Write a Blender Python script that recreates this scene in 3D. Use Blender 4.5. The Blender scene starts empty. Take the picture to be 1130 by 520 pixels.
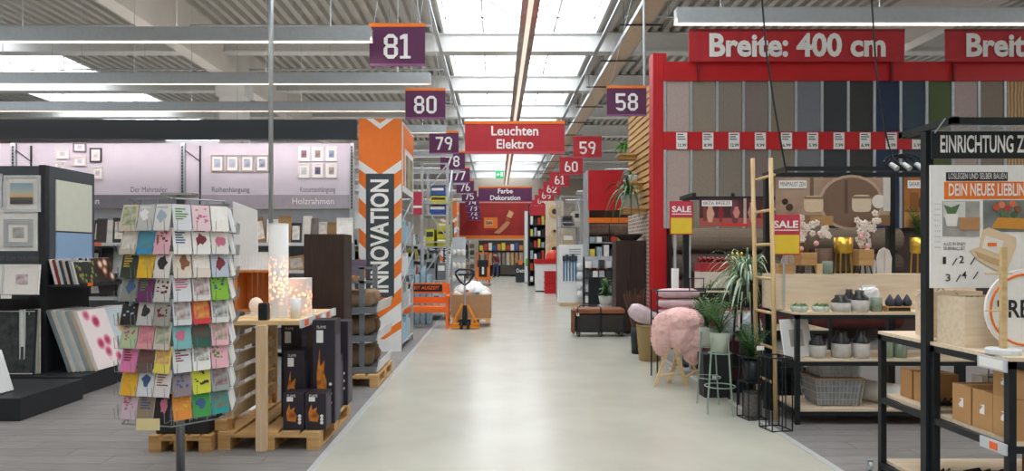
import bpy, math, random
from mathutils import Vector, Matrix
R=random.Random(7)
SC=bpy.context.scene; COL=SC.collection
PI=math.pi
# ---------------- camera (one-point perspective, level, shifted lens) ----------------
F=757.0; CX=548.0; CY=279.0; EYE=1.6
cd=bpy.data.cameras.new('camera'); cam=bpy.data.objects.new('camera',cd); COL.objects.link(cam)
cam.location=(0,0,EYE); cam.rotation_euler=(PI/2,0,0)
cd.sensor_width=36; cd.lens=F/1130*36; cd.shift_x=(565-CX)/1130; cd.shift_y=(CY-260)/1130; cd.clip_end=200
SC.camera=cam
def PX(px,Y): return (px-CX)/F*Y
def PZ(py,Y): return EYE-(py-CY)/F*Y
def FY(py): return F*EYE/(py-CY)
# ---------------- world, exposure ----------------
w=bpy.data.worlds.new('overcast_sky'); SC.world=w; w.use_nodes=True
bg=w.node_tree.nodes['Background']; bg.inputs[0].default_value=(.9,.95,1,1); bg.inputs[1].default_value=1.5
SC.view_settings.view_transform='Standard'; SC.view_settings.look='None'; SC.view_settings.gamma=1
SC.view_settings.use_curve_mapping=False; SC.view_settings.exposure=0.92
SC.cycles.use_denoising=True
SC.cycles.max_bounces=7; SC.cycles.diffuse_bounces=4; SC.cycles.glossy_bounces=3; SC.cycles.transparent_max_bounces=12
SC.cycles.sample_clamp_indirect=6
LAMP=6.5      # luminaire strip strength
DAY=2.5        # skylight glazing strength
# ---------------- materials ----------------
def lin(c):
    if isinstance(c,str):
        c=c.lstrip('#'); c=[int(c[i:i+2],16)/255 for i in (0,2,4)]
    return tuple((x/12.92 if x<=.04045 else ((x+.055)/1.055)**2.4) for x in c[:3])
MATS={}
def mat(name,col=None,rough=.55,metal=0,var=.06,scale=9,bump=0,kind='',em=0,tr=0,alpha=1,spec=.5,rnd=0,col2=None,st=(1,1,1)):
    if name in MATS: return MATS[name]
    m=bpy.data.materials.new(name); m.use_nodes=True; MATS[name]=m
    nt=m.node_tree; N=nt.nodes; L=nt.links; b=N['Principled BSDF']
    c=lin(col); b.inputs['Roughness'].default_value=rough; b.inputs['Metallic'].default_value=metal
    b.inputs['Specular IOR Level'].default_value=spec
    tc=N.new('ShaderNodeTexCoord'); mp=N.new('ShaderNodeMapping'); L.new(tc.outputs['Object'],mp.inputs[0]); mp.inputs['Scale'].default_value=st
    nz=N.new('ShaderNodeTexNoise'); nz.inputs['Scale'].default_value=scale; nz.inputs['Detail'].default_value=4; L.new(mp.outputs[0],nz.inputs['Vector'])
    fac=nz.outputs['Fac']
    if kind=='voronoi':
        vo=N.new('ShaderNodeTexVoronoi'); vo.inputs['Scale'].default_value=scale; L.new(mp.outputs[0],vo.inputs['Vector']); fac=vo.outputs['Distance']
    if kind=='wave':
        wv=N.new('ShaderNodeTexWave'); wv.inputs['Scale'].default_value=scale; wv.inputs['Distortion'].default_value=3; L.new(mp.outputs[0],wv.inputs['Vector']); fac=wv.outputs['Fac']
    rp=N.new('ShaderNodeValToRGB'); L.new(fac,rp.inputs[0])
    a=lin(col2) if col2 else tuple(x*(1-var) for x in c)
    z=c if col2 else tuple(min(1,x*(1+var)) for x in c)
    rp.color_ramp.elements[0].position=.3; rp.color_ramp.elements[1].position=.7
    rp.color_ramp.elements[0].color=(*a,1); rp.color_ramp.elements[1].color=(*z,1)
    out=rp.outputs[0]
    if rnd:
        oi=N.new('ShaderNodeObjectInfo'); mr=N.new('ShaderNodeMapRange'); L.new(oi.outputs['Random'],mr.inputs[0])
        mr.inputs[3].default_value=1-rnd; mr.inputs[4].default_value=1+rnd
        hs=N.new('ShaderNodeHueSaturation'); L.new(mr.outputs[0],hs.inputs['Value']); L.new(out,hs.inputs['Color']); out=hs.outputs[0]
    L.new(out,b.inputs['Base Color'])
    if bump:
        bp=N.new('ShaderNodeBump'); bp.inputs['Strength'].default_value=bump; bp.inputs['Distance'].default_value=.01; L.new(fac,bp.inputs['Height']); L.new(bp.outputs[0],b.inputs['Normal'])
    if em: b.inputs['Emission Color'].default_value=(*c,1); b.inputs['Emission Strength'].default_value=em
    if tr: b.inputs['Transmission Weight'].default_value=tr
    if alpha<1: b.inputs['Alpha'].default_value=alpha
    return m
def paint(h,rough=.5): return mat('paint_'+h.lstrip('#'),h,rough,var=.04)
def paper(h): return mat('paper_'+h.lstrip('#'),h,.6,var=.03,scale=30)
def wood(name,h,h2,rough=.6,st=(1,12,12),scale=3,rnd=.0): return mat(name,h,rough,scale=scale,col2=h2,st=st,bump=.15,rnd=rnd)
# ---------------- mesh builder ----------------
class G:
    def __init__(s): s.v=[]; s.f=[]
    def add(s,vs,fs):
        k=len(s.v); s.v+= [tuple(p) for p in vs]; s.f+=[tuple(i+k for i in f) for f in fs]; return s
    def box(s,x0,x1,y0,y1,z0,z1):
        return s.add([(x0,y0,z0),(x1,y0,z0),(x1,y1,z0),(x0,y1,z0),(x0,y0,z1),(x1,y0,z1),(x1,y1,z1),(x0,y1,z1)],
          [(0,3,2,1),(4,5,6,7),(0,1,5,4),(1,2,6,5),(2,3,7,6),(3,0,4,7)])
    def cbox(s,c,d): return s.box(c[0]-d[0]/2,c[0]+d[0]/2,c[1]-d[1]/2,c[1]+d[1]/2,c[2]-d[2]/2,c[2]+d[2]/2)
    def hexa(s,b,t):   # bottom 4 and top 4 points ccw from above
        return s.add(list(b)+list(t),[(0,3,2,1),(4,5,6,7),(0,1,5,4),(1,2,6,5),(2,3,7,6),(3,0,4,7)])
    def bar(s,p,q,w,d=None):
        p=Vector(p);q=Vector(q); z=(q-p).normalized(); u=Vector((0,0,1)) if abs(z.z)<.95 else Vector((0,1,0))
        x=z.cross(u).normalized(); y=x.cross(z); d=d or w
        k=[(-1,-1),(1,-1),(1,1),(-1,1)]
        vs=[p+x*a*w/2+y*b*d/2 for a,b in k]+[q+x*a*w/2+y*b*d/2 for a,b in k]
        return s.add(vs,[(0,3,2,1),(4,5,6,7),(0,1,5,4),(1,2,6,5),(2,3,7,6),(3,0,4,7)])
    def tube(s,p,q,r,n=8,r2=None): return s.path([p,q],r,n,r2)
    def path(s,pts,r,n=6,r2=None,closed=False):
        pts=[Vector(p) for p in pts]; m=len(pts); vs=[]
        for i,p in enumerate(pts):
            a=pts[i-1] if (i or closed) else p; b=pts[(i+1)%m] if (i<m-1 or closed) else p
            t=(b-a).normalized() if (b-a).length>1e-9 else Vector((0,0,1))
            u=Vector((0,0,1)) if abs(t.z)<.9 else Vector((0,1,0)); x=t.cross(u).normalized(); y=x.cross(t)
            rr=r if r2 is None else r+(r2-r)*i/max(1,m-1)
            vs+=[p+(x*math.cos(2*PI*j/n)+y*math.sin(2*PI*j/n))*rr for j in range(n)]
        fs=[]
        for i in range(m if closed else m-1):
            for j in range(n):
                a=i*n+j; b=i*n+(j+1)%n; c=((i+1)%m)*n; fs.append((a,b,c+(j+1)%n,c+j))
        if not closed: fs+=[tuple(range(n))[::-1],tuple((m-1)*n+j for j in range(n))]
        return s.add(vs,fs)
    def lathe(s,prof,c=(0,0,0),n=16,cap=True,sx=1,sy=1):
        m=len(prof); vs=[(c[0]+r*math.cos(2*PI*j/n)*sx,c[1]+r*math.sin(2*PI*j/n)*sy,c[2]+z) for r,z in prof for j in range(n)]
        fs=[(i*n+j,i*n+(j+1)%n,(i+1)*n+(j+1)%n,(i+1)*n+j) for i in range(m-1) for j in range(n)]
        if cap: fs+=[tuple(range(n))[::-1],tuple((m-1)*n+j for j in range(n))]
        return s.add(vs,fs)
    def prism(s,poly,a,b,ax='y'):   # poly in (x,z) extruded a..b along y; ax 'z': (x,y) along z ; ax 'x': (y,z) along x
        n=len(poly)
        f={'y':lambda p,t:(p[0],t,p[1]),'z':lambda p,t:(p[0],p[1],t),'x':lambda p,t:(t,p[0],p[1])}[ax]
        vs=[f(p,a) for p in poly]+[f(p,b) for p in poly]
        return s.add(vs,[tuple(range(n)),tuple(range(2*n-1,n-1,-1))]+[(i,i+n,(i+1)%n+n,(i+1)%n) for i in range(n)])
    def blob(s,c,d,n=12,m=8,jit=0,rr=None,pw=1):
        rr=rr or R; vs=[];fs=[]
        sg=lambda x:math.copysign(abs(x)**pw,x)
        for i in range(m+1):
            t=PI*i/m
            for j in range(n):
                a=2*PI*j/n; k=1+rr.uniform(-jit,jit)*(0<i<m)
                vs.append((c[0]+d[0]*sg(math.sin(t))*sg(math.cos(a))*k,c[1]+d[1]*sg(math.sin(t))*sg(math.sin(a))*k,c[2]-d[2]*sg(math.cos(t))*k))
        for i in range(m):
            for j in range(n): fs.append((i*n+j,i*n+(j+1)%n,(i+1)*n+(j+1)%n,(i+1)*n+j))
        return s.add(vs,fs)
    def xf(s,M): s.v=[tuple(M@Vector(p)) for p in s.v]; return s
    def join(s,o): return s.add(o.v,o.f)
    def mesh(s,name,smooth=False):
        me=bpy.data.meshes.new(name); me.from_pydata(s.v,[],s.f); me.validate()
        import bmesh
        bm=bmesh.new(); bm.from_mesh(me); bmesh.ops.recalc_face_normals(bm,faces=bm.faces); bm.to_mesh(me); bm.free()
        if smooth:
            for p in me.polygons: p.use_smooth=True
        return me
def obj(name,g,m,parent=None,loc=None,rz=0,smooth=False,bevel=0):
    me=g.mesh(name,smooth) if isinstance(g,G) else g
    if not me.materials and m: me.materials.append(m)
    o=bpy.data.objects.new(name,me); COL.objects.link(o)
    if parent: o.parent=parent
    if loc is not None: o.location=loc
    if rz: o.rotation_euler.z=rz
    if bevel:
        bv=o.modifiers.new('bevel','BEVEL'); bv.width=bevel; bv.segments=2; bv.limit_method='ANGLE'
    return o
def tag(o,label,cat,group=None):
    o['label']=label; o['category']=cat
    if group: o['group']=group
    return o
def thing(name,label,cat,loc=(0,0,0),rz=0,group=None):
    o=bpy.data.objects.new(name,None); COL.objects.link(o); o.location=loc; o.rotation_euler.z=rz; o.empty_display_size=.1
    return tag(o,label,cat,group)
def struct(name,g,m,parent=None,**k):
    o=obj(name,g,m,parent,**k)
    if not parent: o['kind']='structure'
    return o
def stuff(o): o['kind']='stuff'; return o
def item(name,g,m,t,label,cat,group,**k):
    '''a thing standing on thing t, given in t's coordinates'''
    return tag(obj(name,g,m,None,(t.location.x,t.location.y,t.location.z+.004),**k),label,cat,group)
ORD=['first','second','third','fourth','fifth','sixth','seventh','eighth','ninth','tenth','eleventh','twelfth','thirteenth']
BX={}
def boxm(dx,dy,dz,m):   # shared box mesh, base-centred
    k=(round(dx,4),round(dy,4),round(dz,4),m.name)
    if k not in BX:
        BX[k]=G().box(-dx/2,dx/2,-dy/2,dy/2,0,dz).mesh('box'); BX[k].materials.append(m)
    return BX[k]
def piece(name,dx,dy,dz,m,parent,loc,rz=0): return obj(name,boxm(dx,dy,dz,m),None,parent,loc,rz)
TX={}
def textmesh(s,bold=.0,sx=1,al='CENTER',ls=1):
    k=(s,bold,sx,al,ls)
    if k in TX: return TX[k]
    c=bpy.data.curves.new('lettering','FONT'); c.body=s; c.align_x=al; c.align_y='CENTER'; c.offset=bold; c.space_line=ls; c.extrude=.004; c.resolution_u=3
    o=bpy.data.objects.new('lettering',c); COL.objects.link(o)
    dg=bpy.context.evaluated_depsgraph_get(); me=bpy.data.meshes.new_from_object(o.evaluated_get(dg))
    bpy.data.objects.remove(o); bpy.data.curves.remove(c)
    g=G(); 
    for v in me.vertices: v.co.x*=sx
    TX[k]=me; return me
def text(s,h,loc,m,parent,sx=.8,bold=.02,al='CENTER',rot=(PI/2,0,0),name='lettering',ls=1,width=None):
    """flat lettering, h = cap height; faces -y by default"""
    me=textmesh(s,bold,sx,al,ls).copy(); me.materials.clear(); me.materials.append(m)
    o=bpy.data.objects.new(name,me); COL.objects.link(o); k=h/.7; kx=k
    if width:
        xs=[v.co.x for v in me.vertices]; kx=width/max(1e-6,max(xs)-min(xs))
    o.scale=(kx,k,k*.2); o.location=loc; o.rotation_euler=rot; o.parent=parent; return o
# ---------------- common materials ----------------
M_floor=mat('polished_concrete','#b8b8ac',.24,var=.07,scale=1.3,spec=.5)
M_plank=mat('grey_vinyl_plank','#8d8b8a',.45,scale=4,col2='#757372',st=(1,9,1),rnd=.07)
M_strip=mat('floor_strip','#c6cacb',.35,.3,var=.03)
M_joint=mat('dark_joint','#6f6d6c',.7)
M_deck=mat('galvanised_deck','#b5b3ad',.55,.0,var=.08,scale=2)
M_beam=mat('beam_white','#d9dad8',.6,var=.03)
M_conc=mat('concrete_pale','#e2dfda',.75,var=.05,scale=1.5,bump=.05)
M_wallp=mat('wall_beige','#c9beae',.7,var=.06,scale=.8)
M_galv=mat('galvanised','#b9c0c4',.4,.55,var=.05,scale=20)
M_black=mat('black_metal','#1d2428',.45,.2,var=.05)
M_white=mat('white_plastic','#eceded',.45,var=.02)
M_red=mat('red_panel','#c3151d',.5,var=.05,scale=3)
M_redf=mat('red_fabric','#bb2a33',.6,var=.07,scale=4)
M_pur=mat('purple_fabric','#5d2450',.6,var=.05,scale=4)
M_ora=mat('orange_paint','#f07a1c',.5,var=.04)
M_slate=mat('slate_panel','#272f37',.55,var=.04)
M_pine=wood('pine_wood','#e2c89a','#cba974')
M_pal=wood('pallet_wood','#d9b27a','#b98d56',.7,rnd=.12)
M_birch=wood('birch_wood','#eadbc4','#dcc6a8',.55)
M_kraft=mat('kraft_card','#bf9361',.75,var=.05,scale=6)
M_lamp=mat('luminaire_lens','#fff4e6',.4,em=LAMP)
M_pane=mat('opal_glazing','#f4f9ff',.3,em=DAY)
M_txt=paper('#f2f2f0'); M_dk=paper('#23272b'); M_wire=mat('chrome_wire','#c9ccd0',.25,.8,var=.02)
# ---------------- large structure ----------------
XL=-1.392; XR=2.545; ZC=7.6
struct('floor',G().box(XL+.06,XR-.06,-8,52,-.12,0),M_floor)
fl=struct('floor_left',G().box(-26,XL,-8,52,-.12,-.004),M_joint); fr=struct('floor_right',G().box(XR,26,-8,52,-.12,-.004),M_joint)
struct('trim_1',G().box(XL,XL+.06,-8,52,-.12,.003),M_strip); struct('trim_2',G().box(XR-.06,XR,-8,52,-.12,.003),M_strip)
def planks(par,x0,x1,y0,y1):
    y=y0;r=0
    while y<y1-.01:
        x=x0-(r%3)*.4
        while x<x1-.01:
            a=max(x,x0); b=min(x+1.2,x1)
            if b-a>.03: piece('plank',round(b-a-.004,3),.196,.006,M_plank,par,((a+b)/2,y+.1,-.006))
            x+=1.2
        y+=.2;r+=1
planks(fl,-6.2,XL-.002,4.4,10.4); planks(fr,XR+.002,4.6,4.0,7.6)
def rest(par,rects):
    g=G()
    for a in rects: g.box(a[0],a[1],a[2],a[3],-.006,0)
    stuff(obj('plank_field',g,mat('plank_field','#8d8b8a',.45,scale=4,col2='#757372',st=(1,9,1)),par))
rest(fl,[(-26,-6.2,-8,52),(-6.2,XL,-8,4.4),(-6.2,XL,10.4,52)]); rest(fr,[(4.6,26,-8,52),(XR,4.6,-8,4.0),(XR,4.6,7.6,52)])
struct('wall_left',G().box(-26.3,-26,-8,52,0,8.6),M_wallp); struct('wall_right',G().box(26,26.3,-8,52,0,8.6),M_wallp)
struct('wall_rear',G().box(-26,26,-8.3,-8,0,8.6),M_wallp); struct('wall_end',G().box(-26,26,52,52.3,0,8.6),M_wallp)
# corrugated roof deck
SKY=[(-17.6,-13.2),(-1.42,2.7),(14.8,19.1)]
g=G(); segs=[(-26,-17.6),(-13.2,-1.42),(2.7,14.8),(19.1,26)]
for a,b in segs:
    x=a; pts=[]
    while x<b-.05:
        pts+=[(x,ZC),(x+.13,ZC),(x+.17,ZC+.13),(x+.28,ZC+.13)]; x+=.3
    pts=[p for p in pts if p[0]<b]+[(b,ZC)]
    k=len(g.v)
    for p in pts: g.v+=[(p[0],-8,p[1]),(p[0],52,p[1])]
    for i in range(len(pts)-1): g.f.append((k+2*i,k+2*i+1,k+2*i+3,k+2*i+2))
struct('ceiling',g,M_deck)
BY=[.8+4.5*i for i in range(-1,12)]
n=1
for a,b in SKY:
    struct('skylight_curb',G().box(a-.06,a,-8,52,ZC-.02,ZC+.6).box(b,b+.06,-8,52,ZC-.02,ZC+.6),M_beam)
    for i,y in enumerate(BY[:-1]):
        y1=BY[i+1]; f=G(); W=(b-a)/4
        for k in range(5): f.box(a+W*k-.03,a+W*k+.03,y,y1,ZC+.44,ZC+.54)
        f.box(a,b,y-.06,y+.06,ZC+.44,ZC+.56).box(a,b,(y+y1)/2-.025,(y+y1)/2+.025,ZC+.45,ZC+.53)
        if abs(a+1.42)<.1:
            f.tube((a,y+.1,ZC+.2),((a+b)/2-.3,y1-.3,ZC+.42),.03).tube((b,y+.1,ZC+.2),((a+b)/2+.3,y1-.3,ZC+.42),.03)
        wdw=struct('window_%d'%n,f,M_beam); n+=1
        for k in range(4): piece('pane',round(W-.06,3),round(y1-y-.1,3),.02,M_pane,wdw,(a+W*(k+.5),(y+y1)/2,ZC+.5))
for i,y in enumerate(BY): struct('ceiling_beam',G().box(-26,26,y-.13,y+.13,ZC-.5,ZC-.06).box(-26,26,y-.2,y+.2,ZC-.54,ZC-.5).box(-26,26,y-.2,y+.2,ZC-.06,ZC-.02),M_beam)
# long concrete girder and its columns on the left
struct('girder',G().box(-7.78,-7.42,-8,52,6.5,ZC),M_conc)
struct('girder',G().box(9.6,9.96,-8,52,6.5,ZC),M_conc)
for X in (-7.6,9.8):
    for y in (1.2,19.9,38.5):
        struct('column',G().box(X-.33,X+.33,y-.3,y+.3,0,6.5).box(X-.42,X+.42,y-.34,y+.34,6.1,6.5),mat('column_white','#f1f1ef',.7,var=.02))
# small roof services: rods and pipes under the deck
for i,(x0,x1,y,z) in enumerate([(-14,-1.6,16.6,7.1),(-14,-1.6,20.6,7.1),(-12,-1.6,25,7.1),(3,14,16,7.1)]):
    tag(obj('ceiling_pipe',G().tube((x0,y,z),(x1,y,z),.025).tube((x0+1,y,z),(x0+1,y,ZC),.012).tube((x1-1,y,z),(x1-1,y,ZC),.012),M_galv),'thin galvanised sprinkler pipe under the roof deck, '+['first left of the skylight','second left of the skylight','third left of the skylight','right of the skylight'][i],'pipe','sprinkler pipes')
M_up=mat('added_uplight','#fff4e6',.4,em=LAMP*.75)  # upward glow strip added on each housing to brighten the roof deck
# ---------------- luminaires ----------------
def trunk(x0,x1,y,z,label,dress=True):
    t=thing('light_trunking',label,'ceiling light',((x0+x1)/2,y,z),0,'rows of strip lights')
    L=(x1-x0)/2
    g=G().box(-L,L,-.055,.055,0,.12).box(-L,L,-.09,.09,.115,.13).box(-L,L,-.09,-.085,-.075,.118)
    obj('housing',g,M_galv,t)
    obj('reflector',G().box(-L,L,.085,.09,-.06,.118),mat('reflector','#8c8580',.5,var=.3,scale=2),t)
    obj('lens',G().box(-L+.02,L-.02,-.08,.08,-.014,-.002),M_lamp,t); obj('added_uplight',G().box(-L+.02,L-.02,-.05,.05,.131,.137),M_up,t)
    k=max(2,int(2*L/2.4)); hm=G().tube((0,0,.12),(0,0,ZC-z+.01),.006,5).mesh('hanger')
    for i in range(k+1): obj('hanger',hm,M_galv,t,(-L+.6+(2*L-1.2)*i/k,0,0))
    return t
NR=['nearest','second','third','fourth','fifth','sixth','seventh','eighth','ninth','tenth','eleventh','twelfth','thirteenth','fourteenth','fifteenth']
i=0
for y,xe in ((-4,-1.9),(1,-1.9),(5.5,-1.9),(7.7,-1.9),(10.0,-1.82),(12.5,-1.2),(14.9,-1.25),(17.6,-1.3),(22,-1.4),(26.5,-1.4),(31,-1.4),(36,-1.4),(42,-1.4)):  # the last row before the visible ones is added, out of view, for brightness
    zz=4.74
    trunk(-12,xe,y,zz,'%s strip light left of the aisle, counted from the front, grey housing'%NR[i]); i+=1
i=0
for y,xe in ((-4,2.4),(1,2.4),(5.2,2.4),(7.1,2.4),(9.1,2.37),(17,4.2),(22,4.2),(26.5,4.2),(31,4.2),(36,4.2),(42,4.2)):  # the unseen row nearest the visible ones is added to brighten the decor
    trunk(xe,12,y,4.70,'%s strip light right of the aisle, counted from the front, grey housing'%NR[i]); i+=1
# strip light along the aisle
t=thing('light_trunking','long reflective strip light running down the middle of the aisle','ceiling light',(.68,0,6.55),0,'rows of strip lights')
obj('housing',G().box(-.17,.17,3,50,.0,.03).box(-.18,-.165,3,50,0,.12).box(.165,.18,3,50,0,.12),mat('mirror_housing','#b9aea6',.2,.8,var=.2,scale=3),t)
obj('lens',G().box(-.05,.05,3.02,49.98,-.03,-.001),mat('aisle_lens','#e9d9cc',.25,em=.5),t)
for k in range(11): obj('hanger',G().tube((0,0,.03),(0,0,ZC-6.55-.54),.006,5),M_galv,t,(0,5.3+4.5*k-.05,0))
# cable tray above the right side of the aisle
t=thing('cable_tray','pale ladder-type cable tray hung along the right edge of the aisle','cable tray',(3.38,0,6.95))
obj('tray',G().box(-.23,.23,12,50,0,.015),mat('tray_wood','#d8bfa2',.5,var=.08),t)
for s in (-1,1): obj('side_rail',G().box(s*.24-.01,s*.24+.01,12,50,-.02,.09),M_galv,t)
for k in range(13):
    obj('hanger_bracket',G().box(-.5,.5,13+3*k-.02,13+3*k+.02,-.05,-.02).tube((-.42,13+3*k,-.03),(-.42,13+3*k,.66),.01,5),M_black,t)
tag(obj('ceiling_strut',G().tube((3.1,14.4,4.97),(3.1,14.4,7.6),.03),M_galv),'white steel strut dropping from the roof beside the red banner','strut')
# ---------------- hanging signs ----------------
ZB=ZC-.54
def hang(t,w,z0,z,rail=False):
    for s in (-1,1): obj('hanging_wire',G().tube((s*w*.42,0,z0),(s*w*(.03 if rail else .42),0,ZB-z+(.0 if rail else .01)),.005,5),M_galv,t)
for X,l in ((-1.5,'left edge of the skylight over the purple number signs'),(2.7,'right edge of the skylight over the red number signs')):
    tag(obj('sign_rail',G().box(X-.05,X+.05,9,51,ZB-.03,ZB+.02),M_galv),'thin steel rail running along the '+l,'rail','sign rails')
def digits(s,w,h,x0=0,z0=0):
    '''block numerals drawn from thick strokes, w x h each'''
    g=G(); t=.26*w; c=.3*w; gap=.2*w; n=len(s); tot=n*w+(n-1)*gap-sum(.3*w for q in s if q=='1'); x=x0-tot/2; z=z0-h/2; y0,y1=-.018,-.0125
    def ring(a,b,lo,hi,sk=()):
        o=[(a+c,lo),(b-c,lo),(b,lo+c),(b,hi-c),(b-c,hi),(a+c,hi),(a,hi-c),(a,lo+c)]
        k=c*.55; i=[(a+t+k*.3,lo+t),(b-t-k*.3,lo+t),(b-t,lo+t+k*.3),(b-t,hi-t-k*.3),(b-t-k*.3,hi-t),(a+t+k*.3,hi-t),(a+t,hi-t-k*.3),(a+t,lo+t+k*.3)]
        for j in range(8):
            if j in sk: continue
            q=(j+1)%8; g.prism([o[j],o[q],i[q],i[j]],y0,y1)
    P0=g.prism
    def pr(p,a,b): pr.k+=1; return P0(p,a-.0004*pr.k,b)
    pr.k=0; g.prism=pr
    for ch in s:
        e=x+w; m=z+h*.52; hi=z+h
        if ch=='0': ring(x,e,z,hi)
        elif ch=='8': ring(x,e,z,m+t*.5); ring(x+.02*w,e-.02*w,m-t*.5,hi)
        elif ch=='9': ring(x,e,m-t*.6,hi); g.prism([(e-t,m),(e,m),(e-.25*w,z),(e-t-.3*w,z)],y0,y1)
        elif ch=='6': ring(x,e,z,m+t*.6); g.prism([(x,m),(x+t,m),(x+t+.3*w,hi),(x+.25*w,hi)],y0,y1)
        elif ch=='7': g.prism([(x,hi-t),(e,hi-t),(e,hi),(x,hi)],y0,y1); g.prism([(x+.18*w,z),(x+.18*w+t*1.1,z),(e,hi-t),(e-t*1.1,hi-t)],y0,y1)
        elif ch=='1':
            e=x+.7*w; g.prism([(x+.22*w,z),(x+.22*w+t,z),(x+.22*w+t,hi),(x+.22*w,hi)],y0,y1); g.prism([(x-.05*w,z),(e,z),(e,z+t*.7),(x-.05*w,z+t*.7)],y0,y1); g.prism([(x-.05*w,hi-t*1.5),(x+.22*w,hi-t*1.2),(x+.22*w,hi),(x-.05*w,hi-t*.6)],y0,y1)
        elif ch=='5': ring(x,e,z,m+t*.6,(6,)); g.prism([(x,m-t*.3),(x+t,m-t*.3),(x+t,hi),(x,hi)],y0,y1); g.prism([(x,hi-t),(e-.05*w,hi-t),(e-.05*w,hi),(x,hi)],y0,y1)
        elif ch=='4': g.prism([(e-t*1.3,z),(e-t*.3,z),(e-t*.3,hi),(e-t*1.3,hi)],y0,y1); g.prism([(x,z+.22*h),(e,z+.22*h),(e,z+.22*h+t),(x,z+.22*h+t)],y0,y1); g.prism([(x,z+.22*h+t),(x+t,z+.22*h+t),(e-t*1.3,hi),(e-t*1.9,hi)],y0,y1)
        elif ch=='3': ring(x,e,z,m+t*.5,(6,7)); ring(x,e,m-t*.5,hi,(6,7))
        elif ch=='2': ring(x,e,m-t*.4,hi,(0,1,7)); g.prism([(x,z+t),(x+t*1.2,z+t),(e,m+.02*h),(e-t,m+.1*h)],y0,y1); g.prism([(x,z),(e,z),(e,z+t),(x,z+t)],y0,y1)
        x=e+gap
    return g
def words(n): return ['','fifty','sixty','seventy','eighty'][n//10-4]+('-'+['','one','two','three','four','five','six','seven','eight','nine'][n%10] if n%10 else '')
def numsign(n,X,Y,Z,red,sc=1):
    t=thing('aisle_sign',('red' if red else 'purple')+' hanging aisle sign with white numerals reading %s'%words(n),'sign',(X,Y,Z),0,('red' if red else 'purple')+' aisle number signs')
    W=.84;H=.62
    obj('banner',G().box(-W/2,W/2,-.012,.012,-H/2,H/2-.05),M_redf if red else M_pur,t)
    obj('top_rail',G().box(-W/2-.005,W/2+.005,-.02,.02,H/2-.05,H/2+.005),M_redf if red else M_ora,t)
    obj('bottom_rail',G().box(-W/2,W/2,-.018,.018,-H/2-.02,-H/2+.015),mat('rail_r' if red else 'rail_p','#c34a55' if red else '#8c5585',.4),t)
    obj('numerals',digits(str(n),.215,.37,0,-.035),M_txt,t)
    t.scale=(sc,)*3
    for s in (-1,1): obj('hanging_wire',G().tube((s*W*.42,0,H/2),((s*.03+(-1.5 if X<0 else 2.7)-X)/sc,0,(ZB-Z-.031)/sc),.005,5),M_galv,t)
LS=[(81,440,49),(80,470.5,114),(79,489,157),(78,498,177),(77,505,193),(76,510,206),(75,515,216),(74,519,222),(73,522,229)]
for n_,px,py in LS:
    Y=F*3.15/(279-py); Y=min(Y,44); numsign(n_,-1.5,Y,PZ(py,Y),False)
for k,(n_,px,py) in enumerate([(72,525,234),(71,528,238),(70,530,242)]):
    Y=45.5+k*1.2; numsign(n_,-1.5,Y,PZ(py,Y),False)
for n_,px,py in [(58,691.5,111),(59,649,162),(60,629.5,183),(61,617,198),(62,609,208),(63,602,215),(64,596,221),(65,591,226)]:
    Y=min(F*3.15/(279-py),44.5) if n_!=58 else 12.6; numsign(n_,2.7 if n_!=58 else PX(px,Y),Y,PZ(py,Y),n_!=58,1 if n_!=58 else .86)
for k,(n_,px,py) in enumerate([(66,586.5,232),(67,583,236)]):
    Y=45.8+k; numsign(n_,2.7,Y,PZ(py,Y),True)
def bigsign(x0,x1,y0,y1,Y,lines,m,label,rail,top=True,fs=.24,width=None,ls=1):
    W=PX(x1,Y)-PX(x0,Y); H=PZ(y0,Y)-PZ(y1,Y); X=PX((x0+x1)/2,Y); Z=PZ(y1,Y)
    t=thing('hanging_sign',label,'sign',(X,Y,Z))
    obj('banner',G().box(-W/2,W/2,-.015,.015,0,H),m,t)
    if top: obj('top_rail',G().box(-W/2-.01,W/2+.01,-.025,.025,H-.07,H+.01),M_ora if rail else m,t)
    obj('bottom_rail',G().box(-W/2,W/2,-.022,.022,-.02,.04),mat('rail_b'+('r' if 'red' in label else 'p'),'#c8525a' if 'red' in label else '#8c5585',.4),t)
    k=len(lines)
    for i,l in enumerate(lines):
        text(l,fs,(0,-.018,H*.5-.02+(k-1-2*i)*fs*.72),M_txt,t,bold=.02,width=width[i] if width else None)
    hang(t,W,H,Z); return t
bigsign(513,623,134,169,18.7,['Leuchten','Elektro'],M_redf,'red hanging banner lettered Leuchten Elektro over the aisle',True,fs=.25,width=[1.28,1.0])
bigsign(528,587,206,223,36.85,['Farbe','Dekoration'],M_pur,'purple hanging banner lettered Farbe Dekoration at the aisle end',True,fs=.25,width=[.8,1.62])
# exit sign
Y=41.3;t=thing('exit_sign','small green emergency exit sign hanging over the far aisle','exit sign',(PX(551.5,Y),Y,PZ(197,Y)))
obj('case',G().box(-.25,.25,-.04,.04,0,.47),mat('exit_green','#0f9a55',.4,em=.5),t)
g=G().prism([(-.2,.235),(-.08,.34),(-.08,.27),(.0,.27),(.0,.2),(-.08,.2),(-.08,.13)],-.05,-.041).box(.04,.19,-.05,-.041,.1,.38)
obj('pictogram',g,M_txt,t); hang(t,.4,.47,PZ(197,Y))
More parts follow.
